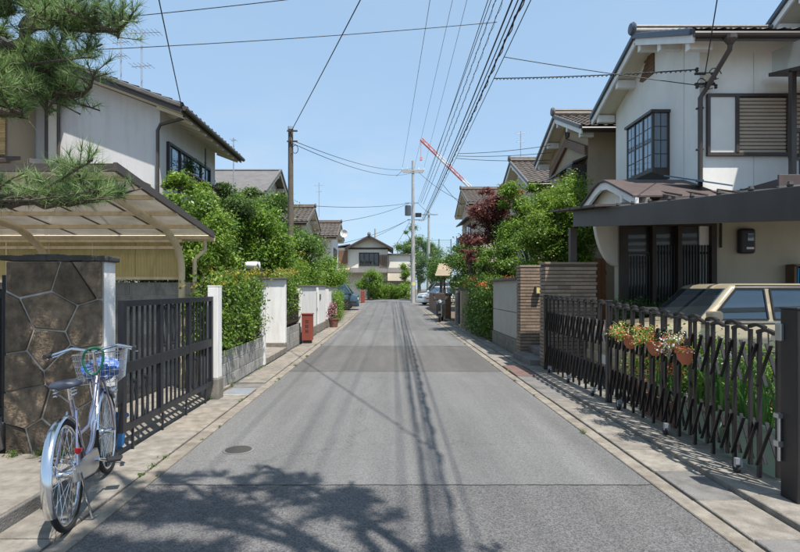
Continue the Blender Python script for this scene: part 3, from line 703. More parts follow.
# red fire equipment box
rx = thing('fire_box', 'upright rusty red metal box on the left footway by white wall', 'fire box', (-2.28, 14.75, 0.02))
MB().bb(-2.42, -2.14, 14.62, 14.90, 0.10, 0.80).build('body', M['red_paint'], rx, bevel=.012)
MB().bb(-2.435, -2.125, 14.605, 14.915, 0.80, 0.84).build('lid', M['red_paint'], rx, bevel=.012)
MB().bb(-2.39, -2.17, 14.65, 14.87, 0.02, 0.10).build('foot', M['iron'], rx, bevel=.004)
for i in range(3):
    z = .62-i*.13; b = MB()
    for (dx, dz, w, h) in ((0,.03,.09,.012),(0,-.005,.07,.012),(0,-.035,.09,.012),(-.03,0,.012,.07),(.03,.0,.012,.07)): b.bb(-2.28+dx-w/2, -2.28+dx+w/2, 14.616, 14.619, z+dz-h/2, z+dz+h/2)
    b.build('mark', M['iron'], rx)
fp = MB().bb(-2.17, -2.11, 14.88, 14.92, 0.02, 0.03)

# ------------------------------------------------------------------ vegetation on the left
def hedge(name, label, x0, x1, y0, y1, z0, z1, n, size, leaf, seed, lr=.25, group=None, shoots=None, stems=8):
    rng = np.random.default_rng(seed); t = thing(name, label, 'hedge', ((x0+x1)/2, (y0+y1)/2, z0), group)
    cl = []; nn = max(10, int((x1-x0+2*lr)*(y1-y0)*(z1-z0)/(lr**3)*0.9)); nn = min(nn, 240)
    for _ in range(nn):
        s = lr*rng.uniform(.5, 1.15); cl.append((rng.uniform(x0+s*.5, x1-s*.5), rng.uniform(y0+s*.6, y1-s*.6), rng.uniform(z0+s*.5, z1-s*.5), s, s, s*.9))
    foliage('foliage', cl, n, size, leaf, t, seed)
    b = MB()
    for i in range(stems):
        y = y0+(y1-y0)*(i+.5)/stems; x = (x0+x1)/2+rng.uniform(-.1,.1)
        b.tube([(x,y,0),(x+rng.uniform(-.08,.08),y+rng.uniform(-.1,.1),(z0+z1)/2),(x+rng.uniform(-.1,.1),y+rng.uniform(-.15,.15),z1-.1)], [.025,.018,.006], 6)
    b.build('stems', M['bark'], t, smooth=True)
    if shoots:
        sn, sm = shoots; top = [(rng.uniform(x0,x1), rng.uniform(y0,y1), z1-rng.uniform(-.05,.3), .22,.26,.10) for _ in range(16)]
        foliage('new_growth', top, sn, size*.9, sm, t, seed+1, kind='stuff')
    return t
hedge('ivy_hedge', 'glossy light green hedge spilling over the low block wall by the gate', -2.95, -2.40, 7.55, 10.6, 0.55, 1.80, 17000, .07, 'leaf_hedge', 21, .22, None, (450, 'leaf_yellow'))
hedge('garden_hedge', 'yellow green hedge above the dark fence behind the red box', -3.0, -2.46, 12.95, 15.0, 0.75, 1.95, 9000, .075, 'leaf_hedge', 22, .22, None, (450, 'leaf_yellow'))
hedge('garden_hedge', 'clipped green hedge topping the white garden walls on the left', -4.3, -2.8, 15.2, 24.5, 1.2, 2.7, 17000, .10, 'leaf_bright', 23, .42, None, (350, 'leaf_yellow'))
hedge('footway_shrub', 'leafy green shrub at the footway beside the pink flowers', -2.75, -2.15, 22.4, 25.5, .1, 1.5, 6500, .08, 'leaf_bright', 24, .25)
# trees behind the left walls
def shoots_top(k): return lambda cl: [(c[0], c[1], c[2]+c[5]*.75, c[3]*.7, c[4]*.7, c[5]*.35) for c in cl if random.Random(int(c[0]*997)).random() < k]
tree('garden_tree', 'dense broadleaf tree in front of the grey house corner', 'tree', (-4.2,10.4,0), (-4.0,10.4,2.35), (1.25,1.1,1.05), 34, .36, 21000, .085, 'leaf_hedge', .08, 31, 'garden trees on the left', extra=(shoots_top(.6), 3500, .085, 'leaf_lime'))
tree('cloud_pruned_tree', 'cloud pruned dark evergreen rising behind the left hedge', 'tree', (-5.0,14.6,0), (-4.9,14.6,3.9), (1.35,1.2,1.15), 20, .42, 19000, .085, 'leaf_dark', .12, 32, 'garden trees on the left', .4, .5, extra=(shoots_top(.7), 3500, .08, 'leaf_mid'))
tree('garden_tree', 'fresh green leafy tree below the wooden utility pole', 'tree', (-3.9,16.3,0), (-3.95,16.3,2.9), (1.25,1.3,1.5), 36, .42, 23000, .10, 'leaf_bright', .1, 33, 'garden trees on the left', .5, extra=(shoots_top(.5), 3000, .10, 'leaf_lime'))
tree('garden_tree', 'rounded green tree between pole and tiled roofs on the left', 'tree', (-3.9,21.0,0), (-3.8,21,2.9), (1.2,1.6,1.2), 28, .45, 15000, .11, 'leaf_mid', .1, 34, 'garden trees on the left')
tree('garden_tree', 'low sunlit tree nearest the parked blue van', 'tree', (-3.6,27.5,0), (-3.35,27.5,2.2), (1.05,1.7,1.0), 24, .42, 10000, .11, 'leaf_bright', .08, 35, 'garden trees on the left')
tree('garden_tree', 'tall dark tree left of the wooden pole before the grey roof', 'tree', (-5.6,19.5,0), (-5.3,19.5,3.9), (1.5,1.4,1.35), 26, .5, 15000, .11, 'leaf_mid', .12, 36, 'garden trees on the left', extra=(shoots_top(.5), 2500, .10, 'leaf_bright'))
tree('garden_tree', 'small twisted light green tree in front of the grey house window', 'tree', (-4.75,11.55,0), (-4.5,11.5,3.55), (0.75,.5,.5), 9, .24, 3800, .08, 'leaf_lime', .06, 37, 'garden trees on the left', .5, .6)
tree('garden_tree', 'yellowish shrub tree right behind the carport post', 'tree', (-3.4,9.4,0), (-3.25,9.3,2.15), (.65,.8,.75), 22, .26, 11000, .07, 'leaf_lime', .05, 38, 'garden trees on the left')
hedge('back_shrubs', 'dark understory shrubs behind the white garden walls', -6.0, -3.2, 10.5, 15.5, 0.2, 2.2, 9000, .11, 'leaf_dark', 39, .5)
# pink flowers in a pot on the footway
def potted(name, label, c, r, h, potmat, leaf, petal, seed, nl=500, npet=200, top=.35, spread=.2, group=None, ls=.05):
    t = thing(name, label, 'flower pot', c, group)
    MB().lathe([(r*.7,0),(r,h*.88),(r*1.1,h*.88),(r*1.1,h),(r*.95,h),(r*.9,h*.85),(0,h*.85)], c, 18).build('pot', M[potmat], t, smooth=True)
    cl = [(c[0]+random.uniform(-1,1)*spread*.6, c[1]+random.uniform(-1,1)*spread*.6, c[2]+h+top*random.uniform(.2,.7), spread*.5, spread*.5, top*.35) for _ in range(7)]
    foliage('leaves', cl, nl, ls, leaf, t, seed)
    if petal: foliage('flowers', [(a,b_,c_+.03,d*1.05,e*1.05,f*1.05) for a,b_,c_,d,e,f in cl], npet, ls*.9, petal, t, seed+1, .9, .6, .9, kind='stuff')
    return t
potted('flower_pot', 'pot of pink flowers on the left footway by the white wall', (-2.22,20.9,0.02), .2, .35, 'pot_brown', 'leaf_mid', 'petal_pink', 41, 700, 420, .6, .24, None, .07)

# ------------------------------------------------------------------ houses
def tile_field(p0, p1, e0, e1, pitch=.27, course=.25):
    """Wavy tiles in stepped courses. p0-p1 ridge line, e0-e1 eave line."""
    p0, p1, e0, e1 = map(Vector, (p0, p1, e0, e1)); ax = (p1-p0); W_ = ax.length; ax = ax/W_
    sl = e0-p0; L = sl.length; n = ax.cross(sl/L).normalized()
    if n.z < 0: n = -n
    nc = max(2, int(L/course)); nw = max(2, int(W_/pitch)); k = 5
    vs = []; fs = []; cols = nw*k+1
    for i in range(nc):
        for tt, lift in ((i/nc, .0), ((i+1.06)/nc, .028)):
            for c in range(cols):
                u = c/(cols-1); w = (c % k)/k
                h = .022*(0.5+0.5*cos(2*pi*w))+(.012 if (c % k) == 0 else 0)
                vs.append(p0+ax*(u*W_)+sl*min(tt, 1.02)+n*(h+lift+.012))
        b0 = i*2*cols
        for c in range(cols-1): fs.append((b0+c, b0+c+1, b0+cols+c+1, b0+cols+c))
        if i:
            a0 = b0-cols
            for c in range(cols-1): fs.append((a0+c, a0+c+1, b0+c+1, b0+c))
    return MB().add(vs, fs)
def gable_house(name, label, s, xr, xw, xe, ew0, rg, ew1, yw0, yw1, wall, tile, trim='white_paint', edge='roof_tile_blue', purlins=True, group=None, soff='soffit', tiles=True):
    """Gable end faces the street. s=+1: house stands right of the street. (Y,Z) of near eave, ridge, far eave."""
    t = thing(name, label, 'house', ((xw+xe)/2, (yw0+yw1)/2, 0), group)
    def zr(y): 
        return rg[1]-(rg[0]-y)*(rg[1]-ew0[1])/(rg[0]-ew0[0]) if y < rg[0] else rg[1]-(y-rg[0])*(rg[1]-ew1[1])/(ew1[0]-rg[0])
    zb = zg(yw0)-.02
    MB().prism([(yw0,zb),(yw1,zb),(yw1,zr(yw1)-.15),(rg[0],rg[1]-.15),(yw0,zr(yw0)-.15)], 'x', xw, xe).build('wall', M[wall], t)
    rf = MB().prism([(ew0[0],ew0[1]-.02),(rg[0],rg[1]-.02),(ew1[0],ew1[1]-.02),(ew1[0],ew1[1]-.14),(rg[0],rg[1]-.148),(ew0[0],ew0[1]-.14)], 'x', xr+s*.04, xe+s*.5).build('roof', M[soff], t)
    if tiles:
        for e in (ew0, ew1):
            tile_field((xr, rg[0], rg[1]), (xe+s*.5, rg[0], rg[1]), (xr, e[0], e[1]), (xe+s*.5, e[0], e[1])).build('tiles', M[tile], rf, smooth=True, kind='stuff')
    MB().tube([(xr-s*.03, rg[0], rg[1]+(.09 if tiles else .0)), (xe, rg[0], rg[1]+(.09 if tiles else .0))], .09 if tiles else .05, 10).build('ridge', M[tile], rf, smooth=True)
    if tiles: MB().tube([(xr-s*.03, rg[0], rg[1]+.2), (xe, rg[0], rg[1]+.2)], .055, 8).build('ridge_cap', M[tile], rf, smooth=True)
    if tiles: MB().lathe([(0,-.06),(.12,-.05),(.15,0),(.12,.05),(0,.06)], (xr-s*.05, rg[0], rg[1]+.16), 12, 'x').build('ridge_end_tile', M[edge], rf, smooth=True)
    for e in (ew0, ew1):
        MB().beam((xr, rg[0], rg[1]+.0), (xr, e[0], e[1]+.0), .10, .12).build('verge_tiles', M[edge], rf, bevel=.02)
        MB().beam((xr+s*.03, rg[0], rg[1]-.13), (xr+s*.03, e[0], e[1]-.13), .05, .15).build('bargeboard', M[trim], rf, bevel=.005)
        d = -1 if e is ew0 else 1
        MB().tube([(xr, e[0]+d*.05, e[1]-.07), (xe+s*.5, e[0]+d*.05, e[1]-.07)], .055, 8).build('gutter', M['gutter_brown'], rf, smooth=True)
        MB().bb(xr+s*.05, xe, e[0]+d*.0-.012, e[0]+d*.0+.012, e[1]-.17, e[1]-.02).build('fascia', M['gutter_brown'], rf)
    if purlins:
        for f in (0.04, .42, .88):
            for e in (ew0, ew1):
                y = rg[0]+(e[0]-rg[0])*f; z = zr(y)-.25
                MB().bb(xr+s*.06, xw, y-.07, y+.07, z-.10, z+.09).build('purlin_end', M[trim], rf, bevel=.006)
                if f < .1: break
    return t, zr
def window(parent, face, a0, a1, z0, z1, pos, nx=2, nz=1, frame='brown_metal', back='curtain', proud=.05, glass='glass', fw=.05, label=None):
    """face: '-x' (wall plane X=pos, a=Y), '+x', '-y' (wall plane Y=pos, a=X)."""
    d = -1 if face[0] == '-' else 1
    def bb(b, u0, u1, w0, w1, p0, p1):
        if face[1] == 'x': b.bb(pos+d*p0, pos+d*p1, u0, u1, w0, w1)
        else: b.bb(u0, u1, pos+d*p0, pos+d*p1, w0, w1)
        return b
    f = MB()
    bb(f, a0, a1, z1-fw, z1, -.02, proud); bb(f, a0, a1, z0, z0+fw, -.02, proud+.015)
    bb(f, a0, a0+fw, z0+fw, z1-fw, -.02, proud); bb(f, a1-fw, a1, z0+fw, z1-fw, -.02, proud)
    fr = f.build('window', M[frame], parent)
    for i in range(1, nx): m = MB(); u = a0+(a1-a0)*i/nx; bb(m, u-fw*.4, u+fw*.4, z0+fw, z1-fw, .012, proud-.008).build('mullion', M[frame], fr)
    for i in range(1, nz): m = MB(); w = z0+(z1-z0)*i/nz; bb(m, a0+fw, a1-fw, w-fw*.22, w+fw*.22, .013, proud-.016).build('mullion', M[frame], fr)
    bb(MB(), a0+fw, a1-fw, z0+fw, z1-fw, .020, .026).build('pane', M[glass], fr)
    bb(MB(), a0+fw, a1-fw, z0+fw, z1-fw, .003, .010).build('blind', M[back], fr)  # the dark interior back paints the unlit room, not a blind
    return fr
# ---- right house 1 (white, bay window)
H1, zr1 = gable_house('white_house', 'two storey white house with bay window and brown shutters on the right', 1, 5.5, 6.0, 13.5, (9.85,6.2), (12.2,7.22), (14.85,6.2), 10.5, 14.4, 'house_white', 'roof_tile')
MB().prism([(12.28,6.42),(12.86,6.42),(13.02,6.50),(12.60,6.92),(12.28,6.92)], 'x', 5.985, 6.03).build('gable_vent', M['wood_brown'], H1)
for zz in (6.47,6.56,6.65,6.74,6.83): MB().bb(5.975, 5.99, 12.30, 12.75, zz, zz+.04).build('vent_slat', M['wood_brown'], H1)
# bay window
bay = MB().bb(5.62, 6.0, 11.62, 12.88, 4.02, 4.12).build('bay_window', M['brown_metal'], H1)
MB().bb(5.58, 6.0, 11.58, 12.92, 5.30, 5.36).build('bay_roof', M['brown_metal'], bay)
MB().prism([(5.6,4.02),(6.0,4.02),(6.0,3.88)], 'y', 11.62, 12.88).build('bay_base', M['brown_metal'], bay)
for (x, y) in ((5.645,11.645),(5.645,12.06),(5.645,12.46),(5.645,12.855),(5.975,11.645)): MB().bb(x-.026, x+.026, y-.026, y+.026, 4.12, 5.30).build('bay_mullion', M['brown_metal'], bay)
for (ya, yb) in ((11.672,12.033),(12.087,12.433),(12.487,12.828)):
    MB().bb(5.632, 5.638, ya, yb, 4.12, 5.30).build('pane', M['glass_clear'], bay); MB().bb(5.70, 5.71, ya, yb, 4.12, 5.30).build('blind', M['curtain'], bay)
    for i in (1,2,3): z = 4.12+1.18*i/4; MB().bb(5.626, 5.645, ya, yb, z-.009, z+.009).build('glazing_bar', M['brown_metal'], bay)
    MB().bb(5.627, 5.644, (ya+yb)/2-.009, (ya+yb)/2+.009, 4.12, 5.30).build('glazing_bar', M['brown_metal'], bay)
MB().bb(5.671, 5.949, 11.632, 11.638, 4.12, 5.30).build('pane', M['glass_clear'], bay)
b = MB()
for i in range(16):
    xa = 5.68+.27*i/16; b.bb(xa, xa+.0168, 11.70+.012*(i % 2), 11.712+.012*(i % 2), 4.13, 5.29)
b.build('curtain', M['curtain'], bay)
for i in (1,2,3): z = 4.12+1.18*i/4; MB().bb(5.671, 5.949, 11.627, 11.646, z-.009, z+.009).build('glazing_bar', M['brown_metal'], bay)
MB().bb(5.80, 5.818, 11.628, 11.645, 4.12, 5.30).build('glazing_bar', M['brown_metal'], bay)
# shutter window facing the viewer
sh = MB().bb(6.12,7.70,10.42,10.50,4.08,4.14).bb(6.12,7.70,10.42,10.50,5.22,5.28).bb(6.12,6.17,10.42,10.5,4.14,5.22).bb(7.65,7.70,10.42,10.5,4.14,5.22).bb(6.66,6.72,10.41,10.5,4.14,5.22).build('shutter_window', M['brown_metal'], H1)
MB().bb(6.17,6.66,10.45,10.50,4.14,5.22).build('fixed_panel', M['panel_white'], sh)
MB().bb(6.72,7.65,10.49,10.50,4.14,5.22).build('shutter_back', M['unlit_interior'], sh)
for i in range(15):
    z = 4.14+1.08*i/15; MB().prism([(10.49,z),(10.455,z+.004),(10.452,z+.05),(10.49,z+.070)], 'x', 6.72, 7.65).build('shutter_slat', M['shutter_tan'], sh)
MB().bb(7.72,9.2,10.40,10.5,4.05,5.28).build('shutter_box', M['brown_metal'], H1)
for i in range(14):
    z = 4.1+1.15*i/14; MB().prism([(10.40,z),(10.375,z+.004),(10.372,z+.055),(10.40,z+.075)], 'x', 7.80, 9.1).build('shutter_slat', M['shutter_tan'], H1)
# control joints in the plaster
for x in (7.05,): MB().bb(x-.006, x+.006, 10.494, 10.499, 3.3, 6.1).build('plaster_joint', M['house_grey'], H1)
MB().bb(5.994, 5.999, 11.05, 11.06, 3.4, 6.5).build('plaster_joint', M['house_grey'], H1)
# downpipe with hopper
dp = MB().tube([(6.16,9.80,6.0),(6.16,9.82,5.86),(6.06,10.38,5.35),(5.98,10.44,5.2),(5.98,10.44,3.3)], .045, 10).build('downpipe', M['gutter_brown'], H1, smooth=True)
MB().lathe([(.05,0),(.11,.09),(.11,.16),(0,.16)], (6.16,9.80,5.94), 12).build('hopper', M['gutter_brown'], dp)
for z in (5.0,4.2,3.6): MB().bb(5.92, 6.04, 10.42, 10.50, z-.015, z+.015).build('pipe_clip', M['iron'], dp)
# service bracket with insulators and coils
br = thing('service_bracket', 'cluster of cable brackets and coils on the white house corner', 'cable bracket', (5.9,10.4,5.4))
MB().bb(5.84,6.22,10.36,10.40,5.42,5.46).bb(5.84,6.22,10.36,10.40,5.62,5.66).build('arm', M['iron'], br)
MB().bb(6.02,6.10,10.30,10.40,5.46,5.62).build('junction_box', M['cream_metal'], br, bevel=.01)
for (x, z) in ((5.86,5.70),(5.86,5.38),(6.20,5.56),(6.22,5.38)): MB().lathe([(.02,-.04),(.035,-.02),(.02,0),(.035,.02),(.02,.04)], (x,10.34,z), 10).build('insulator', M['iron'], br, smooth=True)
for (x, z, r) in ((6.2,5.62,.12),(5.95,5.45,.09),(6.1,5.42,.1)):
    MB().tube([(x+r*cos(a/12*2*pi), 10.33+.02*sin(a), z+r*.9*sin(a/12*2*pi)) for a in range(11)], .009, 6).build('cable_loop', M['cable'], br)
# ground storey projecting towards the street
MB().bb(4.47, 5.99, 10.62, 10.80, -.02, 3.0).build('ground_storey', M['house_beige'], H1)
# curved sleeve wall
pts = [(4.47,2.95)]+[(4.02+.45*(1-cos(a/8*pi/2))**.9, 2.9-.95*sin(a/8*pi/2)) for a in range(9)]
MB().prism(pts, 'y', 10.64, 10.78).build('sleeve_wall', M['cream_stucco'], H1, bevel=.008)
# wall facing viewer, plaster sheet right of the lattice
MB().bb(6.29, 13.5, 10.44, 10.495, 0, 3.25).build('front_plaster', M['house_beige'], H1)
# lattice porch windows
po = MB().bb(4.47,6.28,10.40,10.58,2.72,2.86).bb(4.47,4.57,10.40,10.58,.35,2.72).bb(6.18,6.28,10.40,10.58,.35,2.72).bb(5.52,5.60,10.38,10.58,.35,2.72).bb(5.04,5.11,10.40,10.58,.35,2.72).bb(4.57,6.18,10.40,10.58,.35,.62).build('porch_frame', M['wood_dark'], H1)
MB().bb(4.57,6.18,10.575,10.585,.62,2.72).build('porch_shade', M['unlit_interior'], po)
for (xa, xb) in ((4.57,5.04),(5.11,5.52),(5.60,6.18)):
    MB().bb(xa, xb, 10.54, 10.546, .62, 2.72).build('pane', M['glass_dull'], po)
    n = max(4, int((xb-xa)/.055))
    for i in range(n):
        x = xa+(xb-xa)*(i+.5)/n; MB().bb(x-.011, x+.011, 10.46, 10.49, .75 if xa > 4.6 else .62, 2.35 if xa > 4.6 else 2.15).build('lattice_bar', M['lattice_black'], po)
    for z in (1.0, 2.2): MB().bb(xa, xb, 10.492, 10.52, z-.02, z+.02).build('lattice_rail', M['lattice_black'], po)
MB().bb(5.16,5.47,10.556,10.562,1.2,2.5).build('curtain', M['curtain'], po)
MB().bb(4.62,4.80,10.556,10.562,1.75,2.55).build('curtain', M['curtain'], po)
# arched porch roof facing the street
arc = [(9.72,3.20),(9.95,3.30),(10.3,3.44),(10.7,3.61),(11.05,3.74),(11.35,3.77),(11.65,3.71),(12.0,3.58),(12.5,3.42)]
pr = MB().prism(arc+[(y, z-.05) for y, z in reversed(arc)], 'x', 4.35, 6.0).build('porch_roof', M['brown_roof'], H1, bevel=.01)
MB().prism([(y, z-.052) for y, z in arc]+[(y, z-.20) for y, z in reversed(arc)], 'x', 4.40, 4.46).build('arched_bargeboard', M['white_paint'], pr)
MB().prism([(y, z-.055) for y, z in arc]+[(12.4,3.0),(9.8,3.0)], 'x', 4.60, 4.66).build('tympanum', M['cream_stucco'], pr)
for y in (10.3, 12.1): MB().bb(4.38, 4.62, y-.05, y+.05, 3.14, 3.28).build('purlin_end', M['white_paint'], pr)
MB().add([(5.75,9.95,3.50),(6.3,9.95,3.42),(5.99,10.49,3.62),(5.3,10.49,3.72),(5.75,9.95,3.47),(6.3,9.95,3.39),(5.99,10.49,3.59),(5.3,10.49,3.69)], [(0,1,2,3),(7,6,5,4),(0,4,5,1),(1,5,6,2),(2,6,7,3),(3,7,4,0)]).build('blue_flashing', M['blue_flash'], pr)
# lean-to roof along the front
lr_ = MB().prism([(10.5,3.42),(9.3,3.10),(9.3,3.04),(10.5,3.34)], 'x', 4.9, 13.5).build('lean_to_roof', M['brown_roof'], H1)
for i in range(16):
    x = 5.0+i*.45; MB().beam((x, 10.5, 3.435), (x, 9.3, 3.115), .03, .035).build('roof_seam', M['brown_metal'], lr_)
# balcony at the right edge
bc = thing('balcony', 'brown metal balcony with clear side sheet on the white house', 'balcony', (8.6, 9.4, 3.2))
for x in (7.2, 9.8): MB().bb(x, x+.09, 9.70, 9.79, 3.3, 5.45).build('post', M['brown_metal'], bc, bevel=.005)
MB().bb(6.4, 10.0, 8.88, 10.35, 3.18, 3.32).build('deck', M['brown_metal'], bc)
MB().bb(6.35, 10.0, 8.84, 8.88, 3.14, 3.38).build('fascia', M['brown_roof'], bc, bevel=.01)
MB().prism([(8.6,5.15),(10.3,5.55),(10.3,5.62),(8.6,5.22)], 'x', 7.2, 10).build('roof', M['brown_metal'], bc)
MB().beam((7.2,8.58,5.18), (10,8.58,5.18), .07, .10).build('gutter', M['gutter_brown'], bc)
for z in (3.85, 4.35): MB().bb(7.29, 9.8, 9.72, 9.77, z-.025, z+.025).build('rail', M['brown_metal'], bc)
for i in range(24):
    x = 7.38+i*.10; MB().bb(x-.012, x+.012, 9.735, 9.755, 3.32, 4.33).build('baluster', M['brown_metal'], bc)
MB().add([(7.30,9.6,5.42),(7.30,10.35,5.58),(7.30,10.35,6.05),(7.30,9.6,5.95),(7.31,9.6,5.42),(7.31,10.35,5.58),(7.31,10.35,6.05),(7.31,9.6,5.95)], [(3,2,1,0),(4,5,6,7),(0,1,5,4),(1,2,6,5),(2,3,7,6),(3,0,4,7)]).build('clear_sheet', M['clear_sheet'], bc)
ur = MB().prism([(12.35,7.45),(10.2,8.55),(8.4,7.7),(8.4,7.56),(10.2,8.40),(12.35,7.31)], 'x', 8.62, 13.5).build('upper_roof', M['soffit'], H1)
MB().beam((8.6,10.2,8.58),(8.6,12.37,7.48),.1,.12).build('verge_tiles', M['roof_tile_blue'], ur, bevel=.02); MB().beam((8.63,10.2,8.45),(8.63,12.37,7.35),.05,.15).build('bargeboard', M['white_paint'], ur)
MB().bb(9.15,13.5,9.2,11.9,5.9,7.7).build('upper_wall', M['house_white'], H1)
for (y, z) in ((11.4,7.68),(12.1,7.34)): MB().bb(8.66,9.15,y-.07,y+.07,z-.12,z+.08).build('purlin_end', M['white_paint'], ur)
# gas meter cover and bits under the carport
mb_ = thing('meter_box', 'dark rounded meter box on the beige wall above the car', 'meter box', (6.82,10.4,2.2))
MB().bb(6.67,6.97,10.30,10.44,2.18,2.66).build('housing', M['black_plastic'], mb_, bevel=.05, seg=4)
MB().bb(6.80,6.92,10.292,10.299,2.42,2.56).build('dial_window', M['glass_pale'], mb_, bevel=.0)
MB().bb(6.78,6.92,10.290,10.299,2.26,2.30).build('plate', M['white_paint'], mb_)
MB().tube([(6.36,10.41,2.86),(6.36,10.41,2.3)], .022, 8).build('conduit', M['iron'], mb_)
fr_ = thing('tool_rack', 'small red wooden rack with tools against the beige wall', 'rack', (7.75,10.3,1.3))
MB().bb(7.62,7.66,10.2,10.42,1.3,1.95).bb(7.86,7.90,10.2,10.42,1.3,1.95).bb(7.62,7.90,10.2,10.42,1.93,1.97).bb(7.62,7.90,10.2,10.42,1.28,1.32).build('frame', M['wood_brown'], fr_)
MB().tube([(7.72,10.26,1.32),(7.74,10.26,1.9)], .018, 6).build('tool', M['tarp_blue'], fr_); MB().tube([(7.79,10.26,1.32),(7.80,10.26,1.85)], .015, 6).build('tool', M['alu'], fr_)
cb = thing('workbench', 'low cluttered shelf behind the beige car', 'shelf', (7.9,10.25,0))
MB().bb(6.5,9.4,10.08,10.42,1.24,1.28).build('top', M['wood_dark'], cb)
for x in (6.55, 7.9, 9.3): MB().bb(x-.03, x+.03, 10.12, 10.4, .05, 1.24).build('leg', M['wood_dark'], cb)
for (x, w, h, m) in ((6.62,.10,.16,'galv'),(7.35,.22,.06,'wood_brown'),(8.05,.2,.12,'black_plastic'),(8.3,.22,.10,'iron'),(8.6,.16,.14,'black_plastic')):
    o = MB().bb(x-w/2,x+w/2,10.15,10.32,1.282,1.282+h).build('tool_box', M[m], bevel=.02); tag(o, 'long black plastic box at the shelf end behind the car' if x > 8.5 else {'galv':'small grey tin on the shelf behind the car','wood_brown':'low brown box on the shelf behind the car','black_plastic':'black plastic box on the shelf behind the car','iron':'dark iron box on the shelf behind the car'}[m], 'box', 'clutter on the carport shelf')
tb = MB().lathe([(0,-.20),(.06,-.19),(.10,-.10),(.10,.12),(.05,.2),(0,.2)], (7.62, 9.3, 2.0), 14, 'x').build('hanging_bag', M['blue_flash'], smooth=True); tag(tb, 'pale blue bundle hanging under the carport at right edge', 'bundle')
MB().tube([(7.62,9.3,2.1),(7.62,9.3,2.6)], .006, 5).build('cord', M['cable'], tb)
tb.name = 'hanging_bundle'

# ---- carport on the right: deep side beam along the driveway, sloping to the viewer
rc = thing('carport', 'brown metal carport with deep side beam over the beige car', 'carport', (4.8, 7, 0))
def bz(y): return 2.64-(9.9-y)*.106
MB().add([(3.37,10.0,bz(10.0)),(3.43,10.0,bz(10.0)),(3.43,2.6,bz(2.6)),(3.37,2.6,bz(2.6)),(3.37,10.0,bz(10)+.29),(3.43,10.0,bz(10)+.29),(3.43,2.6,bz(2.6)+.29),(3.37,2.6,bz(2.6)+.29)],
         [(0,1,2,3),(7,6,5,4),(0,4,5,1),(1,5,6,2),(2,6,7,3),(3,7,4,0)]).build('side_beam', M['brown_metal'], rc, bevel=.006)
MB().bb(3.30, 3.42, 9.93, 10.05, 0, 2.62).build('post', M['brown_metal'], rc, bevel=.006)
MB().bb(9.0, 9.1, 9.93, 10.03, 0, 2.8).build('post', M['brown_metal'], rc, bevel=.006)
for i in range(8):
    y = 10-.2-i*.95; MB().beam((3.43, y, bz(y)+.19), (9.2, y, bz(y)+.34), .05, .09).build('rafter', M['brown_metal'], rc)
for i in range(11):
    y0 = 10.7-i*.58; y1 = y0-.62; z0 = bz(y0)+.30; z1 = bz(y1)+.30
    xs = 3.15 if i < 4 else 3.44
    if i < 4:
        MB().add([(xs,y0,z0),(9.3,y0,z0+.16),(9.3,y1,z1+.16),(xs,y1,z1),(xs,y0,z0+.035),(9.3,y0,z0+.195),(9.3,y1,z1+.195),(xs,y1,z1+.035)],
             [(0,1,2,3),(7,6,5,4),(0,4,5,1),(1,5,6,2),(2,6,7,3),(3,7,4,0)]).build('roof_board', M['brown_roof'], rc)
    else:
        MB().add([(xs,y0-.08,z0),(9.3,y0-.08,z0+.16),(9.3,y1+.03,z1+.16),(xs,y1+.03,z1),(xs,y0-.08,z0+.006),(9.3,y0-.08,z0+.166),(9.3,y1+.03,z1+.166),(xs,y1+.03,z1+.006)],
             [(0,1,2,3),(7,6,5,4),(0,4,5,1),(1,5,6,2),(2,6,7,3),(3,7,4,0)]).build('roof_sheet', M['clear_sheet'], rc)
for i in range(14):
    y = 9.6-i*.5; MB().lathe([(.02,0),(.028,.02),(.02,.05),(0,.055)], (3.40,y,bz(y)+.29), 8).build('bolt', M['iron'], rc)
# ---- tiled entrance walls
def tiled_wall(label, x0, x1, y0, y1, z0, z1):
    t = thing('tiled_wall', label, 'wall', ((x0+x1)/2, (y0+y1)/2, 0), 'brown tiled entrance walls')
    MB().bb(x0+.012, x1-.012, y0+.012, y1-.012, z0, z1-.012).build('core', M['tile_grout'], t)
    rh = .068; b = MB(); rows = int((z1-z0)/rh); r3 = random.Random(5)
    for r in range(rows):
        za = z0+r*rh+.008; zb2 = z0+(r+1)*rh-.008
        def run(a, c, fn):
            u = a-(.115 if r % 2 else 0)
            while u < c-.01:
                p, q = max(u, a)+.0012, min(u+.23, c)-.0012
                if q-p > .02: fn(p, q, r3.uniform(0, .005))
                u += .23
        run(x0, x1, lambda p, q, e: b.bb(p, q, y0-e, y0+.014, za, zb2))
        run(y0+.015, y1, lambda p, q, e: b.bb(x0-e, x0+.014, p, q, za, zb2))
    b.build('tile_courses', M['tile_brown'], t, kind='stuff')
    MB().bb(x0-.01, x1+.01, y0-.01, y1+.01, z1-.012, z1+.03).build('cap', M['tile_brown'], t, bevel=.006)
    return t
tiled_wall('brown tiled wall nearest the viewer beside the accordion gate', 2.80, 3.74, 9.80, 10.16, 0, 1.96)
tiled_wall('sunlit brown tiled pillar at the end of the grey panel wall', 2.78, 3.70, 11.60, 11.95, 0.05, 1.98)
il = thing('entry_lamp', 'small square lamp on the tiled pillar by the entrance', 'lamp', (3.12,11.55,1.5))
MB().bb(3.08,3.20,11.50,11.595,1.38,1.56).build('frame', M['iron'], il); MB().bb(3.10,3.18,11.494,11.5,1.41,1.53).build('lens', M['plate_cream'], il)
es = MB().bb(2.62, 4.4, 10.18, 11.58, 0, .16).bb(2.95, 4.4, 10.18, 11.58, .16, .30).build('entrance_step', M['dark_concrete'], bevel=.01); tag(es, 'stone steps between the two brown tiled walls', 'step')
eg2 = thing('porch_gate', 'dark slatted gate set back between the brown tiled walls', 'gate', (3.9,11,0.3))
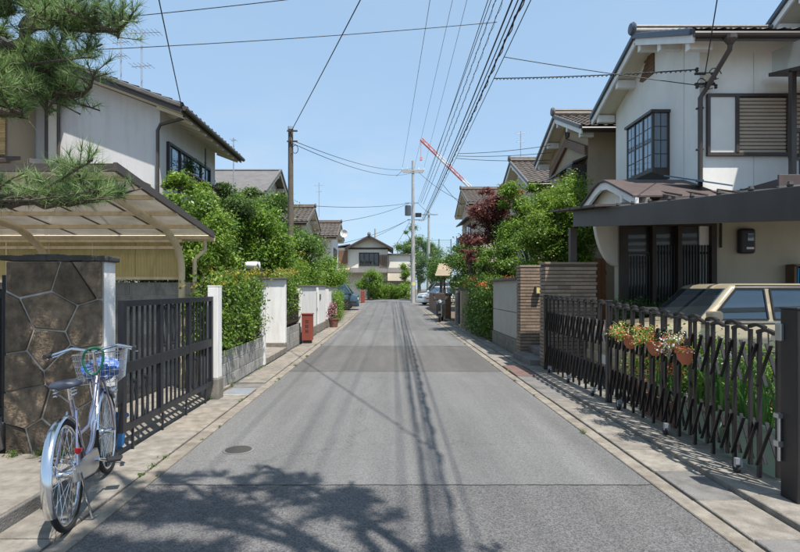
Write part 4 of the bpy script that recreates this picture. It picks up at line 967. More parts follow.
for i in range(12): MB().bb(3.85,3.88,10.22+i*.115,10.22+i*.115+.05,.34,1.5).build('slat', M['wood_dark'], eg2)
for z in (.5,1.4): MB().bb(3.88,3.91,10.2,11.56,z-.03,z+.03).build('rail', M['wood_dark'], eg2)
# grey panel wall
pw = thing('panel_wall', 'pale grey panelled garden wall with brown cap on the right', 'wall', (2.85,13.2,0))
MB().bb(2.80,2.92,11.96,14.95,0,.36).build('plinth', M['concrete'], pw, bevel=.01)
for (za, zb2) in ((.37,.955),(.97,1.70)):
    for (ya, yb) in ((11.96,14.95),):
        MB().bb(2.83,2.92,ya,yb,za,zb2).build('panel', M['wall_panel'], pw, bevel=.008)
MB().bb(2.85,2.91,11.96,14.95,.36,1.70).build('core', M['dark_concrete'], pw)
MB().bb(2.76,2.96,11.96,14.98,1.70,1.76).build('cap', M['brown_roof'], pw, bevel=.008)
# orange brown fence and dark items behind the entry
of = thing('board_fence', 'orange brown board fence seen between carport post and porch', 'fence', (4.6,13,0))
for i in range(16): MB().bb(3.9+i*.13,3.9+i*.13+.12,15.0,15.03,.2,2.35).build('board', M['orange_fence'], of)
MB().bb(3.9,6,15.031,15.06,1.9,2.0).build('rail', M['wood_dark'], of)
# ---- other right houses
H2, zr2 = gable_house('tan_house', 'tan two storey house with dark tiled gable beyond the white house', 1, 5.35, 5.8, 13, (15.2,6.08), (17.7,7.15), (20.1,6.1), 15.9, 19.5, 'house_tan', 'roof_tile_brown', 'white_paint', 'roof_tile')
MB().prism([(15.9,5.72),(17.7,6.42),(19.5,5.72),(19.5,5.45),(17.7,6.15),(15.9,5.45)], 'x', 5.70, 5.80).build('gable_band', M['wood_brown'], H2)
MB().prism([(17.55,6.45),(17.85,6.45),(17.9,6.7),(17.7,6.85),(17.5,6.7)], 'x', 5.76, 5.80).build('gable_vent', M['wood_dark'], H2)
window(H2, '-x', 16.55, 18.2, 3.8, 5.15, 5.8, 3, 1, 'lattice_black', 'unlit_interior')
MB().bb(5.35,5.8,15.98,16.5,3.75,5.2).build('shutter_box', M['wood_dark'], H2, bevel=.01)
MB().prism([(5.35,5.20),(5.8,5.38),(5.8,5.45),(5.35,5.26)], 'y', 15.9, 18.6).build('window_hood', M['brown_metal'], H2)
MB().bb(5.2,5.25,15.98,18.5,3.75,4.45).build('window_rail', M['lattice_black'], H2)
MB().prism([(15.5,3.35),(20,3.35),(20,3.28),(15.5,3.28)], 'x', 4.9, 5.8).build('lower_roof', M['brown_roof'], H2)
H2b, _ = gable_house('brown_roof_house', 'house with brown tiled roof just behind the green tree', 1, 5.5, 5.95, 12, (21.6,5.75), (24.9,7.35), (28,5.85), 22.2, 27.4, 'house_beige', 'roof_tile_brown', 'white_paint', 'roof_tile')
window(H2b, '-x', 23.6, 25.6, 3.6, 5.0, 5.95, 2, 1)
H3, _ = gable_house('gable_house', 'pale gabled house above the red maple', 1, 4.55, 4.95, 11, (31.8,6.6), (35,7.9), (38.3,6.6), 32.3, 37.6, 'house_beige', 'roof_tile_brown', 'soffit', 'roof_tile_brown')
window(H3, '-x', 33.4, 35.4, 4.2, 5.6, 4.95, 2, 1)
MB().bb(4.45,4.95,32.6,36.8,3.9,4.05).build('balcony_deck', M['brown_metal'], H3)
for i in range(14): MB().bb(4.45,4.49,32.7+i*.31,32.75+i*.31,4.05,4.9).build('baluster', M['wood_brown'], H3)
MB().prism([(4.45,5.72),(4.95,5.9),(4.95,5.98),(4.45,5.8)], 'y', 32.4, 37).build('balcony_roof', M['brown_roof'], H3)
tp = MB().bb(4.45,5.0,35.6,36.9,3.1,4.9).build('tarpaulin', M['tarp_blue'], bevel=.02); tag(tp, 'strip of bright blue sheet beside the pale gabled house', 'tarpaulin')
# ---- left houses
L1 = thing('grey_house', 'two storey pale plaster house with sloping roof on the left', 'house', (-8, 14, 0))
def lz(x): return 5.49+(-4.55-x)*.37 if x > -8.6 else 5.49+4.05*.37-(-8.6-x)*.37
wp = [(-5.2,-.02),(-5.2,lz(-5.2)-.16),(-8.6,lz(-8.6)-.16),(-12,lz(-12)-.16),(-12,-.02)]
MB().prism(wp, 'y', 12.15, 15.96).build('wall', M['house_grey'], L1)
rf = MB().prism([(-4.55,5.47),(-8.6,6.97),(-12.6,5.49),(-12.6,5.36),(-8.6,6.84),(-4.55,5.35)], 'y', 11.75, 16.4).build('roof', M['soffit'], L1)
tile_field((-8.6,11.72,6.99), (-8.6,16.42,6.99), (-4.55,11.72,5.49), (-4.55,16.42,5.49)).build('tiles', M['roof_tile'], rf, smooth=True, kind='stuff')
tile_field((-8.6,11.72,6.99), (-8.6,16.42,6.99), (-12.6,11.72,5.5), (-12.6,16.42,5.5)).build('tiles', M['roof_tile'], rf, smooth=True, kind='stuff')
MB().tube([(-8.6,11.7,7.08), (-8.6,16.4,7.08)], .1, 10).build('ridge', M['roof_tile'], rf, smooth=True)
MB().beam((-8.6,11.72,6.98), (-4.55,11.72,5.48), .1, .1).build('verge_tiles', M['roof_tile'], rf, bevel=.02)
MB().beam((-8.6,11.76,6.89), (-4.55,11.76,5.39), .04, .10).build('bargeboard', M['gutter_brown'], rf)
MB().bb(-4.565,-4.54,11.75,16.4,5.33,5.46).build('fascia', M['gutter_brown'], rf)
MB().tube([(-4.48,11.7,5.42), (-4.48,16.4,5.42)], .055, 8).build('gutter', M['gutter_brown'], rf, smooth=True)
for i in range(10):
    y = 12.0+i*.46; MB().beam((-4.58,y,5.31), (-5.2,y,5.54), .05, .07).build('rafter_end', M['soffit'], rf)
MB().tube([(-4.55,11.95,5.40),(-4.62,12.02,5.30),(-5.16,12.08,5.18),(-5.22,12.08,5.05),(-5.22,12.08,0)], .038, 8).build('downpipe', M['gutter_brown'], L1, smooth=True)
window(L1, '+x', 12.5, 15.4, 3.95, 4.92, -5.2, 4, 1, 'lattice_black', 'curtain', .07, 'glass_clear', .06)
bl = MB().bb(-5.2,-4.72,12.55,15.6,3.45,3.52).build('window_ledge', M['wood_dark'], L1)
for i in range(22): MB().bb(-4.76,-4.73,12.6+i*.138,12.64+i*.138,3.52,4.2).build('ledge_bar', M['wood_dark'], bl)
MB().bb(-4.77,-4.72,12.55,15.6,4.2,4.25).build('ledge_rail', M['wood_dark'], bl)
MB().tube([(-4.74,13.8,4.2),(-4.74,13.8,5.1)], .02, 6).build('drying_pole_bracket', M['iron'], L1)
for x in (-7.45,-7.72): MB().tube([(x,12.10,2.5),(x,12.10,lz(x)-.3)], .035, 8).build('downpipe', M['gutter_brown'], L1, smooth=True)
MB().bb(-7.70,-7.47,12.11,12.149,3,lz(-7.6)-.2).build('pilaster', M['cream_stucco'], L1)
lf = MB().prism([(-7.3,4.15),(-5.4,3.85),(-5.4,3.76),(-7.3,4.05)], 'y', 10.9, 12.14).build('lower_roof', M['roof_tile'], L1)
L0 = thing('blind_house', 'tan house with hanging bamboo blind at the upper left', 'house', (-10, 11, 0))
MB().bb(-13,-7.98,11.3,12.1,-.02,5.9).build('wall', M['house_tan'], L0)
MB().prism([(-7.2,5.75),(-10.5,7.35),(-13.5,6.0),(-13.5,5.88),(-10.5,7.2),(-7.2,5.62)], 'y', 10.3, 12.1).build('roof', M['roof_tile'], L0)
MB().prism([(-8.0,5.8),(-10.5,7.05),(-13,5.9)], 'y', 11.32, 11.5).build('gable', M['wood_brown'], L0)
bf = MB().bb(-12,-8.02,11.22,11.26,5.28,5.33).build('blind', M['wood_dark'], L0)
for i in range(30): MB().bb(-12,-8.03,11.225,11.245,4.30+i*.033,4.30+i*.033+.026).build('reed', M['blind'], bf)
MB().prism([(10.5,4.02),(11.3,4.28),(11.3,4.2),(10.5,3.95)], 'x', -13, -7.75).build('lower_roof', M['brown_roof'], L0)
L2, _ = gable_house('grey_roof_house', 'house with plain grey gabled roof behind the cloud pruned tree', -1, -5.1, -5.5, -12, (21.9,5.45), (25,7.0), (27.6,5.8), 22.4, 27.2, 'house_beige', 'roof_grey', 'soffit', 'roof_grey', tiles=False)
bpy.data.objects[[c.name for c in L2.children if c.name.startswith('roof')][0]].data.materials[0] = M['roof_grey']
L3, _ = gable_house('tiled_house', 'brown tiled house just right of the wooden pole', -1, -4.6, -5.0, -11, (29.6,5.2), (32.5,6.35), (35.2,5.3), 30, 34.8, 'house_beige', 'roof_tile_brown', 'soffit', 'roof_tile_brown')
L4, _ = gable_house('tiled_house', 'lower brown tiled house with satellite dish before the crossing', -1, -3.5, -3.9, -9, (35.0,4.95), (37.6,6.05), (40.2,5.1), 35.5, 39.8, 'house_white', 'roof_tile_brown', 'soffit', 'roof_tile_brown')
window(L4, '+x', 36.6, 38.6, 3.2, 4.3, -3.9, 2, 1)
# ---- far house at the end of the street
FY = 66.0; fz = zg(FY)
F = thing('far_house', 'beige house with central gable closing the end of the street', 'house', (-2.0, FY+4, fz))
MB().bb(-7.2,-.4,FY,FY+8,fz-.05,6.55).build('wall', M['cream_stucco'], F)
MB().bb(-.4,2.4,FY+.6,FY+8,fz-.05,5.7).build('side_wing', M['cream_stucco'], F)
MB().prism([(-5.0,6.5),(-.3,6.5),(-2.65,7.75)], 'y', FY-.05, FY+.3).build('gable', M['cream_stucco'], F)
frf = MB().prism([(-5.6,6.30),(-2.65,7.85),(.3,6.30),(.3,6.45),(-2.65,8.02),(-5.6,6.45)], 'y', FY-.9, FY+8).build('roof', M['roof_tile'], F)
MB().prism([(-9,6.2),(-5,6.9),(-5,7.0),(-9,6.35)], 'y', FY-.3, FY+8).build('roof', M['roof_tile'], F)
MB().beam((-5.5,FY-.95,6.28),(-2.65,FY-.95,7.78),.06,.22).build('bargeboard', M['wood_dark'], F); MB().beam((.2,FY-.95,6.28),(-2.65,FY-.95,7.78),.06,.22).build('bargeboard', M['wood_dark'], F)
MB().bb(-5.2,-.1,FY-.12,FY-.06,6.35,6.55).build('gable_beam', M['wood_dark'], F)
MB().lathe([(0,-.2),(.2,-.15),(.22,0),(.12,.2),(0,.25)], (-2.65,FY-.9,8.15), 10).build('ridge_end_tile', M['roof_tile'], F)
MB().bb(-.4,2.7,FY+.3,FY+8,5.7,5.85).build('wing_roof', M['roof_tile'], F)
window(F, '-y', -3.9, -1.45, 4.3, 5.95, FY, 4, 1, 'wood_dark', 'wood_dark', .10, 'glass', .12)
for i in range(8): MB().bb(-1.4+i*.15,-1.31+i*.15,FY-.2,FY-.14,4.2,5.7).build('shutter_board', M['wood_brown'], F)
MB().bb(-7.2,-5.3,FY-.3,FY,4.4,6.2).build('shutter_box', M['wood_brown'], F)
MB().prism([(FY-1.6,3.5),(FY,4.1),(FY,3.95),(FY-1.6,3.38)], 'x', -5, 2.6).build('lower_roof', M['roof_tile'], F)
MB().prism([(FY-1.8,3.5),(FY,4.15),(FY,4.0),(FY-1.8,3.38)], 'x', -7.6, -5).build('lower_roof', M['tan_tile'], F)
MB().bb(-.9,1.6,FY-.3,FY-.02,.5,2.5).build('brown_door', M['tan_tile'], F)
MB().bb(-1.7,-1.2,FY-.9,FY-.6,.4,3.0).build('porch_post', M['wood_dark'], F)

# ---- vegetation on the right and at the far end
tree('garden_tree', 'bright lime green broadleaf tree behind the grey panel wall', 'tree', (4.5,13.9,0), (4.35,13.9,2.95), (1.25,1.0,1.40), 70, .30, 32000, .085, 'leaf_lime', .09, 51, 'garden trees on the right', .42, .7)
tree('garden_tree', 'taller mid green tree between the maple and the lime tree', 'tree', (4.6,17.5,0), (4.5,17.4,3.5), (1.1,1.0,1.5), 30, .42, 18000, .10, 'leaf_bright', .09, 52, 'garden trees on the right')
tree('maple_tree', 'dark red maple tree on the right side of the street', 'tree', (3.9,18.6,0), (3.65,18.6,3.75), (.95,1.0,1.55), 44, .30, 15000, .095, 'leaf_maple', .06, 53, None, .7, .65)
tree('garden_tree', 'green shrub tree under the red maple', 'tree', (3.4,17.0,0), (3.35,17.0,2.15), (.75,1.3,.75), 22, .32, 11000, .09, 'leaf_hedge', .06, 54, 'garden trees on the right')
tree('garden_tree', 'green tree in front of the pale gabled house', 'tree', (3.6,24,0), (3.55,24,2.6), (.9,1.9,1.3), 24, .42, 11000, .11, 'leaf_mid', .08, 55, 'garden trees on the right')
tree('maple_tree', 'second small red leaved tree overhanging the gate posts', 'tree', (3.3,22,0), (3.1,21.6,2.75), (.6,1.0,.4), 9, .3, 3600, .10, 'leaf_maple', .05, 56, None, .7, .4)
hedge('garden_hedge', 'dense hedge hanging over the footway beyond the panel wall', 2.55, 3.35, 15.1, 19.2, 0.05, 1.85, 15000, .085, 'leaf_mid', 57, .3, None, (700, 'leaf_orange'))
hedge('garden_hedge', 'low green shrubs behind the scooter', 2.75, 3.8, 20.2, 27, 1.0, 2.1, 8000, .10, 'leaf_mid', 58, .35)
hedge('porch_shrub', 'small green shrub at the foot of the dark porch', 4.0, 5.2, 9.5, 10.2, .3, 1.35, 3500, .06, 'leaf_dark', 59, .2, None, None, 3)
hedge('clipped_hedge', 'long clipped hedge across the end of the street', -2.7, 2.2, 59.0, 61.0, .3, 2.1, 22000, .14, 'leaf_bright', 61, .42)
tree('round_shrub', 'rounded green shrub left of the clipped hedge', 'shrub', (-2.4,57.5,.35), (-2.3,57.5,2.35), (1.25,1.0,1.6), 22, .5, 9000, .15, 'leaf_bright', .1, 62)
tree('far_tree', 'large pale green tree behind the concrete utility pole', 'tree', (4.2,80,.4), (4.0,80,7.2), (3.2,3,3.6), 34, .95, 17000, .26, 'leaf_mid', .25, 63, 'far trees')
tree('far_tree', 'bushy tree between the net poles and the car park', 'tree', (4.4,56,.3), (4.2,56,3.4), (1.9,1.6,2.0), 26, .6, 11000, .17, 'leaf_dark', .14, 64, 'far trees')
tree('far_tree', 'small tree behind the tan slatted roof', 'tree', (4.3,44,.2), (3.9,43,2.9), (1.4,2.0,1.3), 22, .5, 9000, .14, 'leaf_mid', .1, 65, 'far trees')
tree('far_tree', 'small tree beside the far house wing', 'tree', (1.7,63.5,.4), (1.7,63.5,2.9), (.7,.7,1.6), 12, .4, 3500, .16, 'leaf_bright', .08, 66, 'far trees')
tree('far_tree', 'low tree row left of the far house', 'tree', (-6.6,58,.3), (-6.4,58,2.4), (2.0,1.5,2.0), 22, .6, 8000, .17, 'leaf_mid', .1, 67, 'far trees')

# ------------------------------------------------------------------ accordion gates on the right
AX = 2.78
def accordion(label, y_far, y_near, units, stretch, ztop0, ztop1):
    t = thing('accordion_gate', label, 'gate', (AX, (y_far+y_near)/2, .05), 'bronze accordion gates')
    m = M['accordion_bronze']
    ws = [1+stretch*(i/(units-1)) for i in range(units)]; tot = sum(ws); y = y_far; ys = [y]
    for w in ws: y -= (y_far-y_near)*w/tot; ys.append(y)
    for i, y in enumerate(ys):
        lay = AX-.016 if i % 2 == 0 else AX+.016
        zt = ztop0+(ztop1-ztop0)*i/units
        MB().bb(lay-.013, lay+.013, y-.012, y+.012, .085+(.05 if i % 2 else 0), zt).build('bar', m, t)
        if i < units:
            c, a = y+.014, ys[i+1]-.014; zz = zt+(.03 if i % 2 else 0.004)
            arch = [(a+(c-a)*k/6, zz+.020*sin(pi*k/6)) for k in range(7)]
            x0, x1 = (AX-.034, AX-.002) if i % 2 == 0 else (AX+.002, AX+.034)
            MB().prism(arch+[(p[0], p[1]-.024) for p in reversed(arch)], 'x', x0, x1).build('arch_cap', m, t)
            for zc in (.34, .93):
                h = .16
                MB().beam((AX-.035, y, zc-h), (AX-.035, ys[i+1], zc+h), .008, .026, (1,0,0)).build('scissor_link', m, t)
                MB().beam((AX+.035, y, zc+h), (AX+.035, ys[i+1], zc-h), .008, .026, (1,0,0)).build('scissor_link', m, t)
    for f in (.12, .5, .88):
        y = y_far+(y_near-y_far)*f
        c = MB().lathe([(.012,-.013),(.036,-.013),(.036,.013),(.012,.013)], (AX-.06, y, .092), 14, 'x').build('caster', M['rubber'], t, smooth=True)
        MB().bb(AX-.075, AX-.02, y-.014, y+.014, .10, .17).build('caster_fork', M['galv'], c)
    return t
accordion('far leaf of the bronze accordion gate beside the tiled wall', 9.62, 6.98, 21, .25, 1.34, 1.31)
accordion('near leaf of the bronze accordion gate carrying flower pots', 6.80, 3.90, 23, .5, 1.29, 1.18)
def gpost(label, y, w, h, x=AX, d=None):
    t = thing('gate_post', label, 'gate post', (x, y, 0), 'bronze gate posts')
    d = d or w
    MB().bb(x-w/2, x+w/2, y-d/2, y+d/2, .03, h).build('shaft', M['accordion_bronze'], t, bevel=.006)
    MB().bb(x-w/2-.006, x+w/2+.006, y-d/2-.006, y+d/2+.006, h, h+.015).build('cap', M['black_plastic'], t, bevel=.004)
    return t
gpost('slim bronze gate post against the brown tiled wall', 9.70, .07, 1.38)
gpost('slim bronze meeting post in the middle of the accordion gate', 6.89, .065, 1.34)
gp2 = gpost('thick bronze gate post at the right edge with latch', 3.70, .13, 1.36, 2.79, .16)
MB().bb(2.70,2.724,3.74,3.80,1.14,1.26).build('latch', M['alu'], gp2, bevel=.004)
MB().tube([(2.71,3.77,.62),(2.71,3.77,.30)], .012, 8).build('drop_bolt', M['alu'], gp2); MB().bb(2.69,2.724,3.75,3.80,.40,.44).build('bolt_guide', M['alu'], gp2)
MB().bb(2.69,2.724,3.75,3.80,.60,.63).build('bolt_guide', M['alu'], gp2)
rail = MB()
# hanging half-round pots
def half_pot(label, y, z, seed, petal):
    t = thing('hanging_pot', label, 'flower pot', (AX-.07, y, z), 'terracotta pots on the accordion gate')
    b = MB(); n = 10; vs = []; prof = [(.045,-.075),(.085,-.03),(.10,.045),(.112,.05),(.112,.075)]
    x0 = AX-.05
    for r, h in prof:
        for k in range(n+1):
            a = pi/2+pi*k/n; vs.append((x0+r*cos(a)*.95, y+r*sin(a), z+h))
    fs = [(i*(n+1)+k, i*(n+1)+k+1, (i+1)*(n+1)+k+1, (i+1)*(n+1)+k) for i in range(len(prof)-1) for k in range(n)]
    fs += [tuple(range(n, -1, -1)), tuple((len(prof)-1)*(n+1)+k for k in range(n+1))]
    fs += [(i*(n+1), (i+1)*(n+1), (i+1)*(n+1)+n, i*(n+1)+n) for i in range(len(prof)-1)]
    b.add(vs, fs).build('pot', M['terracotta'], t, smooth=True)
    MB().bb(x0+.001, x0+.008, y-.05, y+.05, z+.03, z+.16).build('hanger', M['iron'], t)
    rng = random.Random(seed)
    cl = [(x0-.07+rng.uniform(-.10,.06), y+rng.uniform(-.06,.20), z+.12+rng.uniform(-.08,.08), .06,.07,.045) for _ in range(15)]
    foliage('leaves', cl, 520, .026, 'leaf_lime', t, seed)
    foliage('red_flowers', cl, 110, .026, 'petal_red', t, seed+3, .9, .6, .95, kind='stuff')
    foliage('flowers', cl, 260, .022, petal, t, seed+1, .9, .6, .95, kind='stuff')
    return t
half_pot('far terracotta half pot with trailing cream flowers on the gate', 6.12, .90, 71, 'petal_cream')
half_pot('middle terracotta half pot with yellow green flowers on the gate', 5.55, .89, 72, 'petal_cream')
half_pot('near terracotta half pot with white flowers on the gate', 4.98, .88, 73, 'petal_white')
# planters behind the gate
def planter(label, x0, x1, y0, y1, h, seed, n, bh, petals=None, potm='pot_green'):
    t = thing('planter_box', label, 'planter', ((x0+x1)/2, (y0+y1)/2, .05), 'planters behind the accordion gate')
    p = MB(); w = .018
    p.bb(x0,x1,y0,y0+w,.05,h).bb(x0,x1,y1-w,y1,.05,h).bb(x0,x0+w,y0+w,y1-w,.05,h).bb(x1-w,x1,y0+w,y1-w,.05,h).bb(x0+w,x1-w,y0+w,y1-w,.05,h-.05)
    p.build('box', M[potm], t)
    MB().bb(x0-.012,x1+.012,y0-.012,y0+w,h-.03,h+.005).bb(x0-.012,x0+w,y0+w,y1,h-.03,h+.005).build('rim', M[potm], t, bevel=.004)
    rng = np.random.default_rng(seed); v = []; q = []
    for i in range(n):
        bx, by = rng.uniform(x0+.03,x1-.03), rng.uniform(y0+.03,y1-.03); L = bh*rng.uniform(.5,1.15); a = rng.uniform(0,2*pi); lean = rng.uniform(.05,.5); w = rng.uniform(.008,.016)
        d = np.array([cos(a),sin(a),0]); pr = np.array([-sin(a),cos(a),0]); base = np.array([bx,by,h-.06])
        k0 = len(v)
        for s in range(5):
            f = s/4; c = base+np.array([0,0,L*f*(1-.25*lean*f)])+d*L*lean*f*f; ww = w*(1-f)**.6+.001
            v.append(c-pr*ww); v.append(c+pr*ww)
        for s in range(4): q.append((k0+2*s,k0+2*s+1,k0+2*s+3,k0+2*s+2))
    mk('leaf_blades', np_mesh('leaf_blades', np.array(v), np.array(q)), M['blade'], t)
    if petals: foliage('flowers', [((x0+x1)/2, (y0+y1)/2, h+bh*.75, (x1-x0)*.4, (y1-y0)*.45, bh*.25)], 120, .035, petals, t, seed, .8, kind='stuff')
    return t
planter('pale green planter with tall iris leaves nearest the thick gate post', 2.93, 3.28, 4.05, 4.75, .42, 81, 120, .55)
planter('pale green planter with long leaves behind the near gate leaf', 2.95, 3.28, 4.85, 5.5, .38, 82, 110, .55, 'petal_white')
planter('red brown planter with flowers behind the gate middle', 2.95, 3.25, 5.6, 6.3, .30, 83, 90, .45, 'petal_red', 'pot_brown')
hedge('flower_bed', 'yellow green leafy plants between the gate and the car', 3.0, 3.6, 4.4, 6.6, .3, 1.0, 8000, .045, 'leaf_lime', 84, .17, None, (160, 'petal_white'), 6)
potted('flower_pot', 'round pot with leafy plant behind the far leaf of accordion gate', (3.25,7.0,.05), .16, .3, 'pot_brown', 'leaf_hedge', 'petal_red', 86, 700, 60, .5, .25, None, .05)

# ------------------------------------------------------------------ vehicles
def loft(b, secs):
    n = len(secs[0]); k0 = [p for s in secs for p in s]
    fs = [(i*n+k, i*n+(k+1) % n, (i+1)*n+(k+1) % n, (i+1)*n+k) for i in range(len(secs)-1) for k in range(n)]
    fs += [tuple(range(n-1,-1,-1)), tuple((len(secs)-1)*n+k for k in range(n))]
    return b.add(k0, fs)
def car(name, label, cat, loc, rotz, paint, L=4.3, Wd=1.66, belt=.96, roofz=1.55, xs=None, glass='car_glass', front_lamps=True, group=None):
    """x forward. xs = (front, hood_back, windscreen_top, rear_top, rear_base, rear)"""
    f, hb, wt, rt, rb_, r = xs; hw = Wd/2
    t = thing(name, label, cat, loc, group, rotz)
    st = []
    def ring(x, zt, w, zbm=.22):
        return [(x,-w*.90,zbm),(x,-w*.985,zbm+.12),(x,-w,.55),(x,-w*.985,zt-.10),(x,-w*.95,zt-.03),(x,-w*.86,zt),(x,w*.86,zt),(x,w*.95,zt-.03),(x,w*.985,zt-.10),(x,w,.55),(x,w*.985,zbm+.12),(x,w*.90,zbm)]
    for x, zt, w in ((r,.78,.90*hw),(r+.05,belt-.06,.955*hw),(r+.25,belt-.01,.985*hw),(rb_,belt,hw),((rb_+hb)/2,belt,hw),(hb,belt-.005,hw),(hb+(f-hb)*.4,belt-.045,hw*.99),(hb+(f-hb)*.85,belt-.10,hw*.965),(f-.06,belt-.16,hw*.93),(f,belt-.26,hw*.88)):
        st.append(ring(x, zt, w))
    body = loft(MB(), st).build('body', M[paint], t, smooth=True, local=True)
    tw = hw*.80; zr_ = roofz
    cs = []
    for x0, x1, k in ((rb_,rt,0),(hb,wt,1)): cs.append((x0,x1))
    cab = MB()
    lo = [(rb_,-hw*.955,belt-.02),(hb,-hw*.955,belt-.02),(hb,hw*.955,belt-.02),(rb_,hw*.955,belt-.02)]
    hi = [(rt,-tw,zr_-.03),(wt,-tw,zr_-.03),(wt,tw,zr_-.03),(rt,tw,zr_-.03)]
    hi2 = [(rt+.10,-tw*.86,zr_),(wt-.12,-tw*.86,zr_),(wt-.12,tw*.86,zr_),(rt+.10,tw*.86,zr_)]
    cab.add(lo+hi+hi2, [(0,1,5,4),(1,2,6,5),(2,3,7,6),(3,0,4,7),(4,5,9,8),(5,6,10,9),(6,7,11,10),(7,4,8,11),(8,9,10,11)])
    cb = cab.build('cabin', M[paint], t, smooth=True, bevel=.06, seg=4, local=True)
    xB = hb-1.02; xC = xB-1.0 if (xB-1.0)-rb_ > .5 else None
    def side(s, x, v, off=.006):
        y = s*(hw*.955*(1-v)+tw*v); z = belt-.02+(zr_-.03-belt+.02)*v; nz = (hw*.955-tw)/(zr_-belt)
        return (x, y+s*off, z+nz*off)
    def fa(v): return hb+(wt-hb)*v-.11
    def ra(v): return rb_+(rt-rb_)*v+.10
    spans = [(lambda v: xB+.045, fa)]
    if xC is not None: spans += [(lambda v: xC+.04, lambda v: xB-.045), (ra, lambda v: xC-.04)]
    else: spans += [(ra, lambda v: xB-.045)]
    for s in (-1, 1):
        MB().beam(side(s,rt+.08,.985,.012), side(s,wt-.06,.985,.012), .02, .022).build('drip_rail', M['black_plastic'], t, local=True)
        MB().beam(side(s,rb_+.05,.035,.008), side(s,hb-.05,.035,.008), .012, .02).build('belt_trim', M['chrome'], t, local=True)
        for lo_x, hi_x in spans:
            cc = [(lo_x(.10),.10),(hi_x(.10),.10),(hi_x(.90),.90),(lo_x(.90),.90)]
            c0 = [side(s,x,v) for x, v in cc]; c1 = [side(s,x,v,-.05) for x, v in cc]
            MB().add(c0+c1, [(0,1,2,3),(7,6,5,4),(0,4,5,1),(1,5,6,2),(2,6,7,3),(3,7,4,0)]).build('side_window', M[glass], t, local=True)
            fr = MB(); e = [side(s,x,v,.008) for x, v in cc]
            for k in range(4): fr.beam(e[k], e[(k+1) % 4], .022, .022)
            fr.build('window_trim', M['black_plastic'], t, local=True)
        for x in (hb-.95 if hb-rb_ > 1.9 else hb-.7,):
            MB().bb(x-.004,x+.004,s*hw-.004*s,s*(hw+.003),.35,belt-.08).build('door_gap', M['black_plastic'], t, local=True)
            MB().bb(x-.22,x-.06,s*hw*.99,s*(hw+.03),belt-.16,belt-.12).build('door_handle', M['black_plastic'], t, local=True)
        MB().bb(r+.1,f-.12,s*hw*.985,s*(hw+.012),.50,.56).build('side_moulding', M['black_plastic'], t, local=True)
        MB().bb(hb-.22,hb-.06,s*(hw-.02),s*(hw+.16),belt+.03,belt+.16).build('mirror', M[paint], t, local=True, bevel=.03)
        for wx in (f-.78, r+.75):
            w = MB().lathe([(.20,-.09),(.30,-.09),(.315,-.06),(.315,.06),(.30,.09),(.20,.09)], (wx,s*(hw-.085),.315), 24, 'y').build('wheel', M['rubber'], t, smooth=True, local=True)
            MB().lathe([(0,-.02),(.04,-.06*1),(.20,-.05),(.205,.05),(.04,.05),(0,.05)], (wx,s*(hw-.06),.315), 20, 'y').build('rim', M['alu'], w, smooth=True, local=True)
            for a in range(5):
                MB().beam((wx+.05*cos(a*1.2566),s*(hw-.002),.315+.05*sin(a*1.2566)),(wx+.18*cos(a*1.2566),s*(hw-.008),.315+.18*sin(a*1.2566)),.012,.05,(0,1,0)).build('spoke', M['alu'], w, local=True)
            ar = MB(); pts = [(wx+.385*cos(pi*k/10),.315+.385*sin(pi*k/10)) for k in range(11)]; pin = [(wx+.335*cos(pi*k/10),.315+.335*sin(pi*k/10)) for k in range(11)]
            ar.prism(pts+pin[::-1], 'y', s*(hw*.94), s*(hw+.010)).build('wheel_arch', M['black_plastic'], t, local=True)
        lampz = belt-.30
        if front_lamps: MB().bb(f-.16,f+.005,s*hw*.52,s*hw*.90,lampz-.07,lampz+.07).build('headlight', M['lamp_glass'], t, local=True, bevel=.02)
        MB().bb(f-.22,f-.03,s*hw*.905,s*hw*.945,lampz-.06,lampz+.05).build('turn_lamp', M['orange_lens'], t, local=True, bevel=.01)
        MB().bb(r-.008,r+.09,s*hw*.60,s*hw*.88,.62,.80).build('tail_lamp', M['red_lens'], t, local=True, bevel=.01)
    def ws(u, v, off, x0, x1):
        x = x0+(x1-x0)*v; y = (hw*.955*(1-v)+tw*v)*u; z = belt-.02+(zr_-.03-belt+.02)*v
        return (x+off, y, z+abs(off)*.6)
    for nm, x0, x1, o in (('windscreen',hb,wt,.008),('rear_window',rb_,rt,-.008)):
        MB().add([ws(-.88,.08,o,x0,x1),ws(.88,.08,o,x0,x1),ws(.86,.90,o,x0,x1),ws(-.86,.90,o,x0,x1)]+[ws(-.88,.08,-o*3,x0,x1),ws(.88,.08,-o*3,x0,x1),ws(.86,.90,-o*3,x0,x1),ws(-.86,.90,-o*3,x0,x1)], [(0,1,2,3),(7,6,5,4),(0,4,5,1),(1,5,6,2),(2,6,7,3),(3,7,4,0)]).build(nm, M[glass], t, local=True)
    MB().bb(f-.10,f+.05,-hw*.86,hw*.86,.28,.44).build('bumper', M[paint], t, local=True, bevel=.03)
    MB().bb(r-.05,r+.10,-hw*.88,hw*.88,.30,.46).build('bumper', M[paint], t, local=True, bevel=.03)
    MB().bb(f-.05,f+.008,-hw*.48,hw*.48,belt-.36,belt-.25).build('grille', M['black_plastic'], t, local=True, bevel=.01)
    MB().bb(f+.05,f+.058,-.165,.165,.29,.43).build('number_plate', M['white_paint'], t, local=True)
    return t
car('beige_car', 'beige boxy wagon parked nose out behind the accordion gate', 'car', (5.5,8.45,.05), pi, 'car_beige', xs=(2.15,1.12,.60,-1.75,-1.98,-2.1), roofz=1.53, belt=.98)
car('white_car', 'white car parked nearest the street in the far car park', 'car', (4.15,44.5,zg(44.5)), pi*1.13, 'car_white', xs=(1.95,.95,.25,-1.2,-1.7,-1.95), roofz=1.45, belt=.93, group='cars in the far car park')
